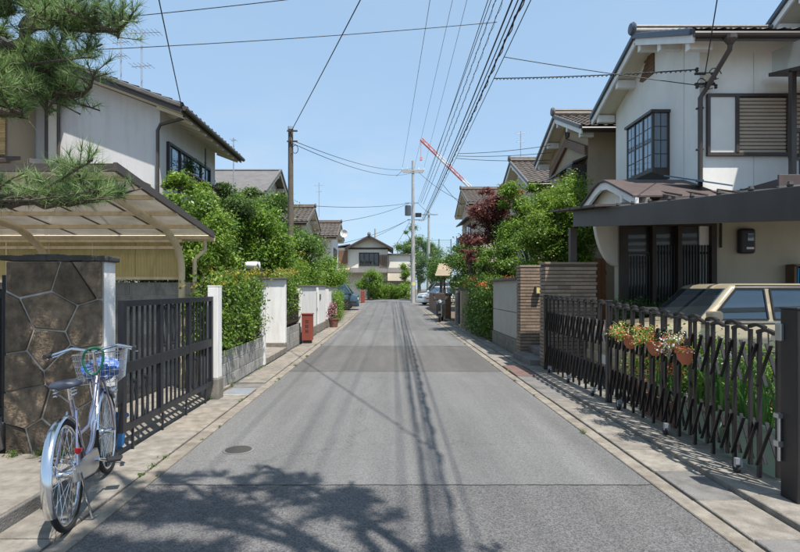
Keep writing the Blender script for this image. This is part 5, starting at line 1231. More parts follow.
car('white_car', 'second white car behind the nearest white car', 'car', (4.5,49.8,zg(49.8)), pi*1.10, 'car_white', xs=(1.95,.95,.25,-1.2,-1.7,-1.95), roofz=1.5, belt=.93, group='cars in the far car park')
car('dark_car', 'dark car at the back of the far car park', 'car', (4.6,52,zg(52)), pi*1.05, 'car_dark', xs=(1.9,1.1,.5,-1.7,-1.85,-1.95), roofz=1.85, belt=1.05, group='cars in the far car park')
car('blue_van', 'dark blue small van poking out from the left hedge', 'van', (-3.75,36.0,zg(36)), 0, 'car_blue', xs=(1.62,1.25,.72,-1.55,-1.62,-1.68), roofz=1.80, belt=1.02, Wd=1.5)
# scooter
sc = thing('scooter', 'dark motor scooter parked on the right footway', 'scooter', (2.28,24.6,.03), None, radians(-100))
for x in (.60,-.60):
    w = MB().lathe([(.13,-.05),(.20,-.05),(.225,-.03),(.225,.03),(.20,.05),(.13,.05)], (x,0,.225), 20, 'y').build('wheel', M['rubber'], sc, smooth=True, local=True)
    MB().lathe([(0,-.035),(.13,-.03),(.13,.03),(0,.035)], (x,0,.225), 16, 'y').build('rim', M['alu'], w, smooth=True, local=True)
MB().prism([(-.82,.60),(-.70,.74),(-.10,.72),(-.02,.40),(.28,.34),(.28,.26),(-.30,.24),(-.55,.42)], 'y', -.15, .15).build('body', M['car_dark'], sc, local=True, bevel=.04)
MB().prism([(.22,.26),(.30,.26),(.52,.80),(.46,.95),(.36,.92)], 'y', -.20, .20).build('leg_shield', M['car_dark'], sc, local=True, bevel=.03)
MB().prism([(-.72,.74),(-.08,.72),(-.06,.78),(-.30,.82),(-.70,.84)], 'y', -.13, .13).build('seat', M['rubber'], sc, local=True, bevel=.03)
MB().prism([(.36,.44),(.60,.48),(.84,.40),(.82,.36),(.60,.44),(.40,.38)], 'y', -.07, .07).build('front_fender', M['car_dark'], sc, local=True, bevel=.015)
MB().tube([(.60,.07,.225),(.50,.05,.75)], .022, 8).build('fork', M['alu'], sc, local=True)
MB().tube([(.36,-.33,.98),(.44,-.15,1.0),(.46,0,.98),(.44,.15,1.0),(.36,.33,.98)], .018, 8).build('handlebar', M['rubber'], sc, local=True)
MB().lathe([(0,-.03),(.06,-.02),(.075,.03),(0,.04)], (.50,0,.92), 12, 'x').build('headlight', M['lamp_glass'], sc, smooth=True, local=True)
for s in (-1,1):
    mr_ = MB().tube([(.44,s*.22,1.0),(.40,s*.28,1.16)], .007, 6).build('mirror_stem', M['chrome'], sc, local=True)
    MB().lathe([(0,-.012),(.05,-.01),(.05,.01),(0,.012)], (.39,s*.29,1.19), 12, 'x').build('mirror', M['black_plastic'], mr_, local=True, smooth=True)
MB().bb(-.86,-.80,-.08,.08,.60,.70).build('tail_lamp', M['red_lens'], sc, local=True, bevel=.01)
MB().bb(-.87,-.86,-.09,.09,.42,.55).build('number_plate', M['white_paint'], sc, local=True)
MB().tube([(-.2,-.17,.25),(-.75,-.18,.33)], .04, 10).build('exhaust', M['alu'], sc, local=True, smooth=True)
MB().bb(-.15,.05,-.155,.155,.30,.36).build('floor_trim', M['petal_pink'] if 0 else M['red_paint'], sc, local=True)
# gate posts, planters and wooden fence round the scooter
for i, (y, h, m, lab) in enumerate(((20.3,1.45,'house_tan','tan rendered gate pillar beyond the hedge on the right'),(22.0,1.5,'concrete','grey concrete gate pillar behind the scooter'),(26.2,1.25,'wood_brown','brown wooden pillar just past the scooter'))):
    t = thing('gate_pillar', lab, 'gate pillar', (2.75,y,0), 'gate pillars on the right')
    MB().bb(2.62,2.9,y-.15,y+.15,0,h).build('shaft', M[m], t, bevel=.012); MB().bb(2.59,2.93,y-.18,y+.18,h,h+.06).build('cap', M['dark_concrete'], t, bevel=.01)
sg = thing('side_gate', 'dark slatted side gate between two pillars on the right', 'gate', (2.75,21.15,0))
for i in range(11): MB().bb(2.735,2.765,20.5+i*.13,20.5+i*.13+.06,.1,1.35).build('slat', M['gate_black'], sg)
for z in (.25,1.25): MB().bb(2.766,2.79,20.46,21.84,z-.03,z+.03).build('rail', M['gate_black'], sg)
sf = thing('board_fence', 'brown board fence beside the far car park', 'fence', (2.75,31,0))
for i in range(40): MB().bb(2.72,2.75,26.5+i*.30,26.5+i*.30+.27,zg(30),1.25).build('board', M['wood_brown'], sf)
MB().bb(2.751,2.79,26.5,38.5,1.0,1.08).build('rail', M['wood_dark'], sf)
# small tan slatted roof on a post
tr_ = thing('gate_roof', 'small tilted tan slatted roof on a thin post', 'gate roof', (2.85,28.8,0))
MB().tube([(2.85,28.8,0),(2.85,28.8,2.5)], .05, 8).build('post', M['wood_dark'], tr_)
for i in range(6):
    MB().box((2.72+i*.05,28.5+i*.12,2.25+i*.115), (.78,.165,.03), Matrix.Rotation(.76,3,'X')).build('slat', M['tan_tile'], tr_)
for x in (2.55,2.95): MB().beam((x,28.45,2.16),(x+.25,29.1,2.80),.05,.05).build('rafter', M['wood_dark'], tr_)
rb2 = MB().bb(-2.75,-2.4,49.2,49.6,zg(49),zg(49)+1.1).build('red_post_box', M['red_paint'], bevel=.04); tag(rb2, 'small red box standing left of the far hedge', 'box'); rb2.name = 'red_box'

# ------------------------------------------------------------------ utility poles, wires, antennas, crane
PX, PY = 1.95, 48.0
up = thing('utility_pole', 'tall concrete utility pole with transformer at the end of street', 'utility pole', (PX,PY,zg(PY)))
MB().tube([(PX,PY,0),(PX,PY,6),(PX,PY,12.9)], [.19,.16,.11], 14).build('shaft', M['pole_concrete'], up, smooth=True)
for z, w in ((12.0,1.0),(11.85,.9)): MB().bb(PX-w,PX+w,PY-.15,PY-.06,z-.045,z+.045).build('crossarm', M['pole_concrete'], up)
for x in (-.95,-.5,.5,.95): MB().lathe([(.03,0),(.06,.05),(.03,.1),(.06,.15),(.02,.2),(0,.2)], (PX+x,PY-.1,12.05), 8).build('insulator', M['white_paint'], up, smooth=True)
MB().tube([(PX-.95,PY-.1,12.0),(PX-1.5,PY-.1,11.5)], .03, 6).build('stay_arm', M['galv'], up)
MB().lathe([(0,0),(.28,.02),(.28,.85),(.22,.92),(0,.93)], (PX-.45,PY-.1,8.0), 16).build('transformer', M['car_dark'], up, smooth=True)
MB().bb(PX-.7,PX+.5,PY-.1,PY-.02,9.1,9.18).bb(PX-.5,PX+.9,PY-.1,PY-.02,7.6,7.68).build('bracket', M['galv'], up)
MB().bb(PX+.2,PX+.75,PY-.2,PY+.1,7.9,8.25).build('cable_box', M['black_plastic'], up, bevel=.03)
for z in (2.2,3.0,3.8,4.6,5.4,6.2): MB().tube([(PX-.3,PY,z),(PX+.3,PY,z)], .012, 5).build('step_bolt', M['galv'], up)
MB().lathe([(.192,1.2),(.191,1.5)], (PX,PY,0.6), 14).build('warning_band', M['plate_cream'], up)
up2 = thing('utility_pole', 'second thinner pole behind the concrete utility pole', 'utility pole', (4.2,60,.36))
MB().tube([(4.2,60,.3),(4.2,60,10.2)], [.17,.11], 12).build('shaft', M['pole_concrete'], up2, smooth=True)
MB().bb(3.2,5.2,59.8,59.9,9.7,9.8).build('crossarm', M['galv'], up2)
lp = thing('utility_pole', 'dark wooden utility pole rising from the left trees', 'utility pole', (-3.4,18.3,0))
MB().tube([(-3.4,18.3,0),(-3.4,18.3,6.95)], [.11,.085], 12).build('shaft', M['pole_wood'], lp, smooth=True)
MB().lathe([(0,0),(.10,0),(.10,.10),(0,.12)], (-3.4,18.3,6.9), 10).build('cap', M['galv'], lp)
for dz in (0,.35): MB().bb(-3.5,-3.15,18.16,18.2,6.45+dz,6.5+dz).build('bracket', M['iron'], lp)
MB().tube([(-3.22+.1*cos(a/10*2*pi),18.15,6.2+.14*sin(a/10*2*pi)) for a in range(11)], .012, 6).build('cable_loop', M['cable'], lp)
far_p = thing('utility_pole', 'thin distant pole behind the far house', 'utility pole', (-3.0,85,.4))
MB().tube([(-2.5,85,0),(-2.5,85,11)], [.16,.12], 8).build('shaft', M['pole_concrete'], far_p, smooth=True)
far_p2 = thing('utility_pole', 'short distant pole with crossarm right of the far gable', 'utility pole', (1.1,88,.4))
MB().tube([(1.1,88,0),(1.1,88,9.2)], [.16,.12], 8).build('shaft', M['pole_concrete'], far_p2, smooth=True); MB().bb(.3,1.9,87.9,88,8.4,8.6).build('crossarm', M['galv'], far_p2)
def wire(label, a, b, r=.008, sag=.25, n=24, coil=0, group='overhead wires'):
    a = Vector(a); b = Vector(b); pts = []
    for i in range(n+1):
        f = i/n; p = a.lerp(b, f); p.z -= 4*sag*f*(1-f); pts.append(p)
    t = MB().tube(pts, r, 5).build('overhead_wire', M['cable'], smooth=True); tag(t, label, 'wire', group)
    if coil:
        q = []; m = n*6*coil
        for i in range(m+1):
            f = i/m; p = a.lerp(b, f); p.z -= 4*sag*f*(1-f); an = i*1.05
            q.append(p+Vector((cos(an)*.028, 0, sin(an)*.028-.02)) if abs(b.y-a.y) > abs(b.x-a.x) else p+Vector((0, cos(an)*.02, sin(an)*.02-.012)))
        MB().tube(q, r*.6, 4).build('lashing_coil', M['cable'], t)
    return t
def px(x, y, Y): return ((x-391)/540*Y, Y, 1.5+(289-y)/540*Y)
def thru(p_far, x0, z_near):
    """continue a wire from the far pole so that it leaves overhead above the street"""
    Y = (z_near-1.5)*540/289; q = Vector(((x0-391)/540*Y, Y, z_near)); f = Vector(p_far); d = (q-f); k = (f.y+9)/(f.y-q.y)
    e = f+d*k; e.z = z_near+(z_near-f.z)*.15; return e
def street_wire(label, far, x0, zn, r, sag, coil=0):
    e = thru(far, x0, zn); wire(label, far, e, r, sag, 30, coil); return Vector(far), Vector(e)
names = ['leftmost high thin wire running to the pole top','second high thin wire from the left along the street','third high thin wire from the left along the street','fourth street wire, thick, leading to the pole arm','fifth street wire running close beside the thick one','sixth street wire with small beads along it','seventh beaded street wire sagging towards the right']
for i, (xt, zn, fx, fzz, r, cl) in enumerate(((430,11.6,-.95,12.2,.010,0),(453,11.4,.1,12.2,.008,0),(468,11.2,.95,12.2,.008,0),(482,10.0,.6,9.2,.012,0),(485,9.8,.4,9.1,.011,0),(491,9.4,.7,9.1,.010,2),(499,9.0,.9,9.0,.010,2))):
    street_wire(names[i], (PX+fx, PY-.1, fzz), xt, zn, r, .25, cl)
bn = ['leftmost thick cable of the dark telephone bundle','second cable of the dark telephone bundle','third lashed cable of the dark telephone bundle','rightmost cable of the dark telephone bundle']
for i, (xt, zn, r) in enumerate(((511,6.6,.016),(517,6.5,.012),(522,6.4,.017),(530,6.3,.009))):
    bund = street_wire(bn[i], (PX+.8+.06*i, PY-.1, 7.75-.05*i), xt, zn, r, .35, 2 if i == 2 else 0)
def onb(Y, dz=0.0):
    f = (Y-bund[0].y)/(bund[1].y-bund[0].y); p = bund[0].lerp(bund[1], f); p.z -= 4*.35*f*(1-f)-dz; return p
wire('long wire crossing the street from upper left to the cable bundle', px(-60,56,12), px(497,22,15.2), .010, .10)
wire('short wire leaving the top edge at upper left', px(-40,30,13), px(300,-2,11), .009, .05)
wire('service wire dropping to the bracket on the grey house', px(183,113,11.9), (-.6,-2.0,7.6), .010, .1)
wire('service wire climbing from the wooden pole over the street', (-3.35,18.2,6.85), (2.6,2.0,7.9), .012, .08)
wire('upper wire from the wooden pole to the concrete pole', (-3.3,18.2,6.5), (PX-.1,PY-.1,12.2), .012, .45)
wire('lower wire from the wooden pole to the concrete pole', (-3.3,18.2,6.4), (PX-.1,PY-.1,11.8), .012, .55)
wire('thick coiled cable from the bundle to the white house bracket', onb(12.4), (5.86,10.33,5.70), .012, .03, 24, 2)
wire('thin wire sloping from the bundle to the white house', onb(11.2), (5.86,10.33,5.40), .009, .02)
wire('wire from the white house bracket out of the top edge', (6.0,10.32,5.6), px(722,-30,8.0), .010, .0)
for i, (ya, yb) in enumerate(((150,162),(153,168),(146,156))):
    wire(['upper','middle','lower'][i]+' service wire from the bundle to the tan house', onb(20+i*.4), (5.4,18.2,6.35-.25*i), .010, .06)
wire('sloping service wire from the bundle to the pale gabled house', onb(27), (4.5,32.2,6.3), .012, .1)
for i, (a, bq) in enumerate((((PX-.3,PY,9.15),(-4.6,32.5,6.5)), ((PX-.4,PY,9.1),(-3.5,37.6,6.2)), ((PX-.3,PY,7.7),(-3.6,40.1,4.9)), ((PX-.5,PY,7.6),(-5.5,66-.9,6.4)), ((PX-.3,PY,7.5),(.2,65.1,6.4)))):
    wire(['first','second','third','fourth','fifth'][i]+' far service wire counted downward, left of the concrete pole', a, bq, .016, .2)
for i, (a, bq) in enumerate((((PX+.5,PY,11.9),(4.6,36,7.4)), ((PX+.5,PY,7.6),(4.1,60,9.5)), ((PX+.5,PY,9.1),(4.9,60,9.7)))):
    wire(['upper','middle','lower'][i]+' far wire leaving the concrete pole to the right', a, bq, .016, .2)
def antenna(label, x, y, z0, h, arms, rot=0):
    t = thing('tv_antenna', label, 'antenna', (x,y,z0), 'television antennas'); MB().tube([(x,y,z0),(x,y,z0+h)], .018, 6).build('mast', M['galv'], t)
    for (dz, L, n) in arms:
        b = MB().tube([(x-L*.6,y,z0+dz),(x+L*.6,y,z0+dz+.04)], .010, 5); b.build('boom', M['galv'], t)
        for k in range(n):
            xx = x-L*.55+L*1.1*k/max(1,n-1); MB().tube([(xx,y-.22,z0+dz+.01),(xx,y+.22,z0+dz+.05)], .006, 4).build('element', M['galv'], t)
    return t
antenna('left television antenna on the grey house roof', -6.75,13.5,6.3,1.55,((1.35,.35,5),(1.0,.25,4)))
antenna('branched television antenna right on the grey house roof', -6.0,13.0,6.0,1.75,((1.65,.75,9),(.85,.4,5)))
antenna('tall thin antenna mast behind the grey house eave', -5.1,17.5,4.2,2.2,((2.1,.12,3),))
antenna('antenna on the brown tiled house by the pole', -4.6,34.5,6.1,2.2,((2.0,.5,6),(1.6,.3,4)))
antenna('antenna on the brown roof behind the green tree', 6.0,25,7.3,1.5,((1.4,.4,6),(1.0,.3,4)))
ds = thing('satellite_dish', 'white satellite dish on the lower tiled house', 'satellite dish', (-3.3,38,5.0))
MB().lathe([(0,.08),(.14,.06),(.27,0),(.28,-.02),(.27,-.03),(.14,.03),(0,.05)], (-3.25,37.4,5.35), 20, 'y').build('reflector', M['white_paint'], ds, smooth=True); MB().tube([(-3.25,37.5,5.35),(-3.45,38,4.9)], .03, 6).build('arm', M['galv'], ds)
# crane boom far off
cr_ = thing('crane', 'distant red and white crane jib in the sky', 'crane', (30,260,0))
A = Vector(px(421,139,260)); B = Vector(px(473,190,270)); base_ = Vector(px(500,300,275))
segs = 10
for i in range(segs):
    p = A.lerp(B, i/segs); q = A.lerp(B, (i+1)/segs); b = MB(); s = .8
    off = [Vector((0,0,s)), Vector((0,s,-s*.6)), Vector((0,-s,-s*.6))]
    off = [Vector((s*.7,0,s*.7)), Vector((-s*.5,s,-s*.5)), Vector((-s*.5,-s,-s*.5))]
    for k in range(3):
        b.tube([p+off[k], q+off[k]], .26, 4); b.tube([p+off[k], q+off[(k+1) % 3]], .15, 4)
    b.build('jib_section', M['crane_red_hazed'] if i in (0,1,2,5,6,7) else M['crane_white'], cr_)
MB().beam(B, base_, 2.0, 2.0).build('mast', M['crane_white'], cr_)
MB().tube([A, A+Vector((0,0,-9))], .12, 4).build('hook_rope', M['crane_red_hazed'], cr_); MB().box(A+Vector((0,0,-9.5)), (1.1,1.1,1.6)).build('hook_block', M['crane_red_hazed'], cr_)
# ball court net
nt_ = thing('net_fence', 'tall green mesh net fence with posts behind the car park', 'net fence', (4,54,.3))
for x in (2.4,3.6,4.8,6.0): MB().tube([(x,54,.3),(x,54,6.5)], .05, 8).build('post', M['net_green'], nt_)
b = MB()
for i in range(31): b.tube([(2.4+i*.12,54,.4),(2.4+i*.12,54,6.4)], .0035, 3, False)
for i in range(50): b.tube([(2.4,54,.4+i*.12),(6.0,54,.4+i*.12)], .0035, 3, False)
b.build('mesh', M['net_green'], nt_)
for z in (.4,3.4,6.4): MB().tube([(2.4,54,z),(6,54,z)], .018, 6).build('rail', M['net_green'], nt_)

# ------------------------------------------------------------------ pine trees
def needles(name, tips, per, L, w, parent, seed, m='needles'):
    """tips: list of (pos, dir); fans of thin needles."""
    rng = np.random.default_rng(seed); P = np.array([t[0] for t in tips]); D = unit(np.array([t[1] for t in tips], float)); n = len(P)
    P = np.repeat(P, per, 0); D = np.repeat(D, per, 0); N_ = n*per
    d = unit(D*0.55+rng.normal(size=(N_,3))*.55+np.array([0,0,.30])); st = P-D*(rng.random((N_,1))*L*.8)
    l = L*(.65+.5*rng.random((N_,1))); side = unit(np.cross(d, rng.normal(size=(N_,3))))*w
    v = np.stack([st-side, st+side, st+d*l], 1).reshape(-1,3)
    return mk(name, np_mesh(name, v, np.arange(3*N_).reshape(N_,3)), M[m], parent)
def pine(name, label, base, trunk, pads, per, L, w, seed, tr=.13):
    """pads: (limb start index f on trunk, via point list, pad centre, (rx,ry,rz), n tips)"""
    rng = random.Random(seed); t = thing(name, label, 'tree', base)
    MB().tube(trunk, [tr*(1-.65*i/(len(trunk)-1)) for i in range(len(trunk))], 10).build('trunk', M['bark'], t, smooth=True)
    tips = []; tw = MB()
    for via, c, r, n in pads:
        pts = [Vector(p) for p in via]
        fine = []
        for i in range(len(pts)-1):
            for k in range(4):
                p = pts[i].lerp(pts[i+1], k/4)
                if 0 < k: p += Vector((rng.uniform(-1,1),rng.uniform(-1,1),rng.uniform(-1,1)))*.035
                fine.append(p)
        fine.append(pts[-1]); m_ = len(fine)
        MB().tube(fine, [.045*(1-.75*i/(m_-1))+.006 for i in range(m_)], 8).build('limb', M['bark'], t, smooth=True)
        c = Vector(c)
        subs = []
        for _ in range(max(5, n//14)):
            a = fine[rng.randrange(int(m_*.35), m_)]; q = c+Vector((rng.uniform(-1,1)*r[0], rng.uniform(-1,1)*r[1], rng.uniform(-.9,.6)*r[2]))
            k = a.lerp(q, .5)+Vector((rng.uniform(-.05,.05),rng.uniform(-.05,.05),-.03))
            tw.tube([a, k, q], [.014,.010,.006], 5); subs.append((a, k, q))
        for _ in range(n):
            a, k, q = rng.choice(subs); f = rng.random(); p0 = (k.lerp(q, f) if rng.random() < .8 else a.lerp(k, f))
            d = Vector((rng.uniform(-1,1), rng.uniform(-1,1), rng.uniform(.0,1.0))).normalized(); e = p0+d*rng.uniform(.05,.17)
            tw.tube([p0, e], [.004,.003], 4, False); tips.append((e, d))
    tw.build('twigs', M['bark'], t, smooth=True)
    needles('needles', tips, per, L, w, t, seed); return t
def at(x, y, Y): return Vector(px(x, y, Y-.20))
trunk = [(-3.95,4.0,.1),(-3.85,3.95,1.2),(-3.95,3.9,2.2),(-3.75,3.9,3.0),(-3.35,3.88,3.5),(-3.15,3.85,4.3),(-3.3,3.8,5.2)]
pads = [
 ([trunk[4], at(5,52,4.3), at(25,30,4.3), at(58,12,4.25), at(95,22,4.2), at(118,30,4.2)], at(88,16,4.2), (.46,.40,.22), 170),
 ([at(25,30,4.3), at(42,8,4.4), at(60,-20,4.4)], at(40,-14,4.4), (.45,.35,.16), 90),
 ([trunk[4], at(8,48,4.3), at(30,40,4.35), at(40,62,4.35), at(62,50,4.3)], at(70,48,4.3), (.26,.28,.26), 100),
 ([trunk[3], at(-30,70,4.3), at(8,62,4.35), at(45,70,4.3), at(82,95,4.3)], at(50,86,4.3), (.46,.45,.22), 180),
 ([trunk[3], at(-40,90,4.4), at(10,80,4.5), at(30,62,4.5)], at(12,72,4.45), (.30,.35,.22), 120),
 ([trunk[3], at(-30,100,4.2), at(5,112,4.1), at(22,112,4.1)], at(8,104,4.1), (.24,.3,.12), 70),
 ([trunk[2], at(-30,195,4.3), at(10,205,4.25), at(60,203,4.2), at(105,188,4.2)], at(50,185,4.2), (.58,.48,.165), 220),
 ([trunk[3],(-3.2,3.3,3.0),(-2.7,2.8,3.05),(-2.4,2.3,3.0)], (-2.5,2.5,3.05), (.38,.5,.14), 110),  # these three limbs stay out of view, added to dapple the apron
 ([trunk[3],(-3.3,3.5,3.1),(-2.8,3.15,3.1)], (-2.85,3.15,3.15), (.3,.4,.12), 80),
 ([(-2.7,2.8,3.05),(-2.3,2.5,2.9),(-2.1,2.2,2.85)], (-2.15,2.3,2.9), (.22,.3,.10), 60),
 ([trunk[4], at(-20,20,4.3), at(0,5,4.3), at(20,-10,4.3)], at(12,10,4.3), (.22,.3,.2), 80),
]
pine('pine_tree', 'gnarled garden pine leaning over the carport at the left edge', (-3.95,4.0,.1), trunk, pads, 38, .110, .0021, 91, .15)
# a second pine stands behind the viewer on the right; its shadow lies over the near road
tk = [(3.4,-1.0,0),(3.1,-.8,1.5),(2.6,-.4,3.0),(2.0,.2,4.4),(1.4,.8,5.3),(1.1,1.1,6.2)]
pd = [([tk[3],(1.2,1.1,4.7),(.4,1.8,4.8),(-.5,2.6,4.8)],(-.25,2.35,4.85),(.42,.20,.12),110),
      ([tk[3],(1.3,1.5,4.6),(.8,2.2,4.6),(.2,2.9,4.7)],(.45,2.5,4.7),(.36,.22,.10),120),
      ([tk[4],(.7,1.3,5.5),(-.1,1.7,5.6),(-.9,2.5,5.6)],(-.1,1.6,5.65),(.68,.20,.12),190),
      ([tk[4],(1.3,1.5,5.5),(1.2,2.2,5.6)],(1.25,1.85,5.6),(.38,.28,.10),110),
      ([tk[3],(1.7,.9,4.4),(1.5,1.5,4.4)],(1.4,1.35,4.5),(.45,.26,.12),140),
      ([tk[3],(.9,.9,4.5),(.2,1.3,4.5)],(.35,1.35,4.55),(.5,.18,.10),100),
      ([tk[4],(.8,.9,5.3),(.0,1.2,5.3)],(.1,1.15,5.35),(.75,.22,.12),190)]
pine('pine_tree', 'pine behind the viewer whose shadow lies across the near road', (3.4,-1.0,0), tk, pd, 46, .13, .0045, 92, .10)

# ------------------------------------------------------------------ bicycle (x forward, local)
bk_root = thing('bicycle', 'silver city bicycle with green lock parked by the stone pillar', 'bicycle', (-1.985,3.34,.02), None, math.atan2(1.0,-.285))
bk_root.rotation_euler = (radians(-4), 0, math.atan2(1.0,-.285)); bk_root.rotation_mode = 'XYZ'
def part(mb, name, m, parent=None, smooth=True, bevel=0): return mb.build(name, M[m], parent or bk_root, smooth=smooth, local=True, bevel=bevel)
R_, WB = .335, 1.07
def circ(cx, cz, r, n=40, y=0): return [(cx+r*cos(2*pi*k/n), y, cz+r*sin(2*pi*k/n)) for k in range(n)]
for cx in (0, WB):
    w = part(MB().tube(circ(cx, R_, R_-.018), .019, 10, closed=True), 'wheel', 'rubber')
    part(MB().tube(circ(cx, R_, R_-.042), .012, 8, closed=True), 'rim', 'chrome', w)
    part(MB().lathe([(.012,-.055),(.03,-.045),(.02,-.03),(.02,.03),(.03,.045),(.012,.055)], (cx,0,R_), 14, 'y'), 'hub', 'chrome', w)
    sp_ = MB()
    for k in range(28):
        a = 2*pi*k/28; s = .035 if k % 2 else -.035; a2 = a+(.35 if k % 4 < 2 else -.35)
        sp_.tube([(cx+.025*cos(a2), s, R_+.025*sin(a2)), (cx+(R_-.045)*cos(a), 0, R_+(R_-.045)*sin(a))], .0016, 4, False)
    part(sp_, 'spokes', 'chrome', w)
def fender(cx, a0, a1, name):
    n = 26; vs = []; cols = 7
    for i in range(n+1):
        a = radians(a0+(a1-a0)*i/n)
        for c in range(cols):
            th = pi*(c/(cols-1)-.5); rr = R_+.012+.014*cos(th); yy = .031*sin(th); vs.append((cx+rr*cos(a), yy, R_+rr*sin(a)))
    fs = [(i*cols+c, i*cols+c+1, (i+1)*cols+c+1, (i+1)*cols+c) for i in range(n) for c in range(cols-1)]
    return part(MB().add(vs, fs), name, 'chrome')
fender(0, 40, 205, 'rear_fender'); fender(WB, 35, 165, 'front_fender')
for s in (-1,1):
    part(MB().tube([(0,s*.06,R_),(-.20,s*.045,R_+.30)], .003, 5), 'fender_stay', 'chrome')
    part(MB().tube([(0,s*.065,R_),(.42,s*.03,.29)], .010, 8), 'chain_stay', 'lilac_metal')
    part(MB().tube([(0,s*.065,R_),(.22,s*.025,.68)], .008, 8), 'seat_stay', 'lilac_metal')
    part(MB().tube([(WB,s*.058,R_),(WB-.05,s*.055,.55),(WB-.13,s*.03,.78)], .012, 8), 'fork_blade', 'lilac_metal')
part(MB().tube([(.42,0,.29),(.21,0,.78)], .016, 10), 'seat_tube', 'lilac_metal')
part(MB().tube([(.21,0,.76),(.195,0,.86)], .013, 8), 'seat_post', 'chrome')
part(MB().tube([(.42,0,.29),(.62,0,.36),(.80,0,.52),(WB-.15,0,.74)], .019, 10), 'down_tube', 'lilac_metal')
part(MB().tube([(.33,0,.50),(.55,0,.50),(.78,0,.64),(WB-.16,0,.80)], .014, 10), 'top_tube', 'lilac_metal')
part(MB().tube([(WB-.13,0,.74),(WB-.18,0,.90)], .020, 10), 'head_tube', 'lilac_metal')
part(MB().tube([(WB-.18,0,.88),(WB-.20,0,1.0)], .013, 10), 'stem', 'chrome')
part(MB().tube([(.78,.30,1.0),(.86,.28,1.005),(.93,.16,1.03),(.90,.05,1.01),(.87,0,1.0),(.90,-.05,1.01),(.93,-.16,1.03),(.86,-.28,1.005),(.78,-.30,1.0)], .011, 8), 'handlebar', 'chrome')
for s in (-1,1):
    part(MB().tube([(.89,s*.285,1.008),(.77,s*.302,1.0)], .017, 10), 'grip', 'black_plastic')
    part(MB().tube([(.93,s*.18,1.02),(.93,s*.26,.985),(.86,s*.31,.975)], .006, 6), 'brake_lever', 'chrome')
# saddle: lofted
def sring(x, w, z, h): return [(x,-w,z-h*.6),(x,-w*.9,z),(x,-w*.45,z+h*.35),(x,w*.45,z+h*.35),(x,w*.9,z),(x,w,z-h*.6)]
sd_ = part(loft(MB(), [sring(.06,.05,.875,.05),sring(.09,.105,.885,.06),sring(.16,.112,.88,.06),sring(.24,.07,.87,.055),sring(.32,.035,.865,.045),sring(.355,.018,.86,.03)]), 'saddle', 'seat_grey')
_s = sd_.modifiers.new('sub', 'SUBSURF'); _s.levels = 2; _s.render_levels = 2; sd_.data.shade_smooth()
for s in (-1,1): part(MB().tube([(.10+.02*cos(k*.9), s*.05+.018*sin(k*.9), .80+.06*k/20) for k in range(21)], .004, 5), 'saddle_spring', 'chrome', sd_)
# chain case, crank, pedals, stand, reflector, dynamo lamp
part(MB().prism([(-.06,R_-.045),(-.06,R_+.045),(.36,.375),(.47,.36),(.51,.29),(.47,.22),(.36,.215)], 'y', -.075, -.052), 'chain_case', 'alu', None, False, .008)
ck = part(MB().tube([(.42,-.09,.29),(.42,.09,.29)], .014, 8), 'crank_axle', 'chrome')
for s, a in ((-1,-.35),(1,pi-.35)):
    e = (.42+.165*cos(a), s*.10, .29+.165*sin(a)); part(MB().tube([(.42,s*.088,.29), e], .010, 8), 'crank_arm', 'chrome', ck)
    part(MB().box((e[0],s*.155,e[2]), (.085,.09,.024)), 'pedal', 'black_plastic', ck, False, .006)
part(MB().tube([(.0,-.085,R_),(.06,-.09,.14),(.11,-.10,.0),(.16,-.11,-.008)], .007, 8), 'kickstand', 'chrome')
part(MB().prism([(-.045,.02),(.045,.02),(.03,-.025),(0,-.04),(-.03,-.025)], 'x', -.012, .012).__class__().prism([(-.105,.49),(-.058,.49),(-.063,.462),(-.08,.450),(-.098,.462)], 'x', -.02, .0), 'red_reflector', 'red_lens', None, False, .005)
part(MB().lathe([(0,-.04),(.022,-.035),(.030,.02),(.032,.03),(0,.038)], (WB-.02,-.075,.66), 14, 'x'), 'headlamp', 'alu')
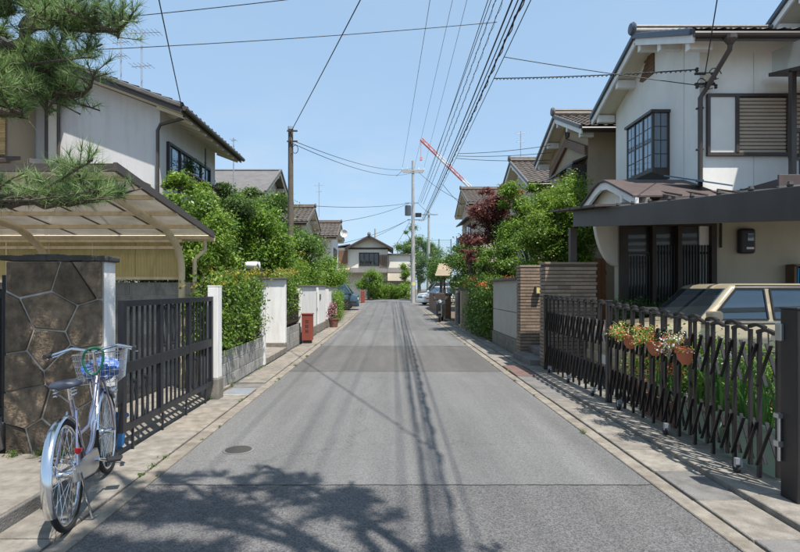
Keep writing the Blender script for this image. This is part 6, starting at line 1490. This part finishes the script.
# wire basket
bs_ = MB()
bx0, bx1, by, bz0, bz1 = WB-.13, WB+.19, .17, .74, .98
def rect(z, k): return [(bx0+.02*k, -by+.03*k, z), (bx1-.04*k, -by+.03*k, z), (bx1-.04*k, by-.03*k, z), (bx0+.02*k, by-.03*k, z)]
for q in range(6):
    k = 1-q/5; z = bz0+(bz1-bz0)*q/5; r = rect(z, k)
    for i in range(4): bs_.tube([r[i], r[(i+1) % 4]], .0045 if q == 5 else .0022, 5, False)
lo_, hi_ = rect(bz0, 1), rect(bz1, 0)
for i in range(4):
    for s in range(9):
        f = s/9; a = Vector(lo_[i]).lerp(Vector(lo_[(i+1) % 4]), f); c = Vector(hi_[i]).lerp(Vector(hi_[(i+1) % 4]), f); bs_.tube([a, c], .0022, 5, False)
for s in range(7): y = -by+.03+(2*by-.06)*s/6; bs_.tube([(bx0+.02,y,bz0),(bx1-.04,y,bz0)], .0022, 5, False)
part(bs_, 'basket', 'chrome')
part(MB().tube([(WB,-.058,R_+.02),(WB+.04,-.10,.74)], .005, 6), 'basket_stay', 'chrome'); part(MB().tube([(WB,.058,R_+.02),(WB+.04,.10,.74)], .005, 6), 'basket_stay', 'chrome')
# green vinyl lock hanging from the handlebar
lk = MB().tube([(.86,-.07,1.02),(.84,-.075,.95),(.82,-.05,.86),(.82,.0,.815),(.82,.055,.86),(.84,.075,.95),(.86,.055,1.02),(.89,.0,1.03)], .011, 8, closed=True)
vv = []
lock = lk.build('cable_lock', M['green_vinyl'], None, smooth=True); lock.matrix_world = Matrix.Translation(bk_root.location) @ bk_root.rotation_euler.to_matrix().to_4x4(); tag(lock, 'green vinyl cable lock looped over the bicycle handlebar', 'bicycle lock')
sub = lock.modifiers.new('sub', 'SUBSURF'); sub.levels = 1; sub.render_levels = 2
# blue and white cloth bag in the basket
rng = np.random.default_rng(5); bv = MB(); n1, n2 = 18, 12
vs = []
for i in range(n2+1):
    ph = -pi/2+pi*i/n2
    for k in range(n1):
        th = 2*pi*k/n1; rr = 1+.12*sin(3*th+1.3*i)+.08*rng.normal()
        vs.append((WB+.03+.135*cos(ph)*cos(th)*rr, .145*cos(ph)*sin(th)*rr, .83+.085*sin(ph)*rr))
bv.add(vs, [(i*n1+k, i*n1+(k+1) % n1, (i+1)*n1+(k+1) % n1, (i+1)*n1+k) for i in range(n2) for k in range(n1)])
bag = bv.build('cloth_bag', M['blue_cloth'], None, smooth=True); bag.matrix_world = Matrix.Translation(bk_root.location) @ bk_root.rotation_euler.to_matrix().to_4x4(); tag(bag, 'crumpled blue and white cloth bag in the bicycle basket', 'bag')
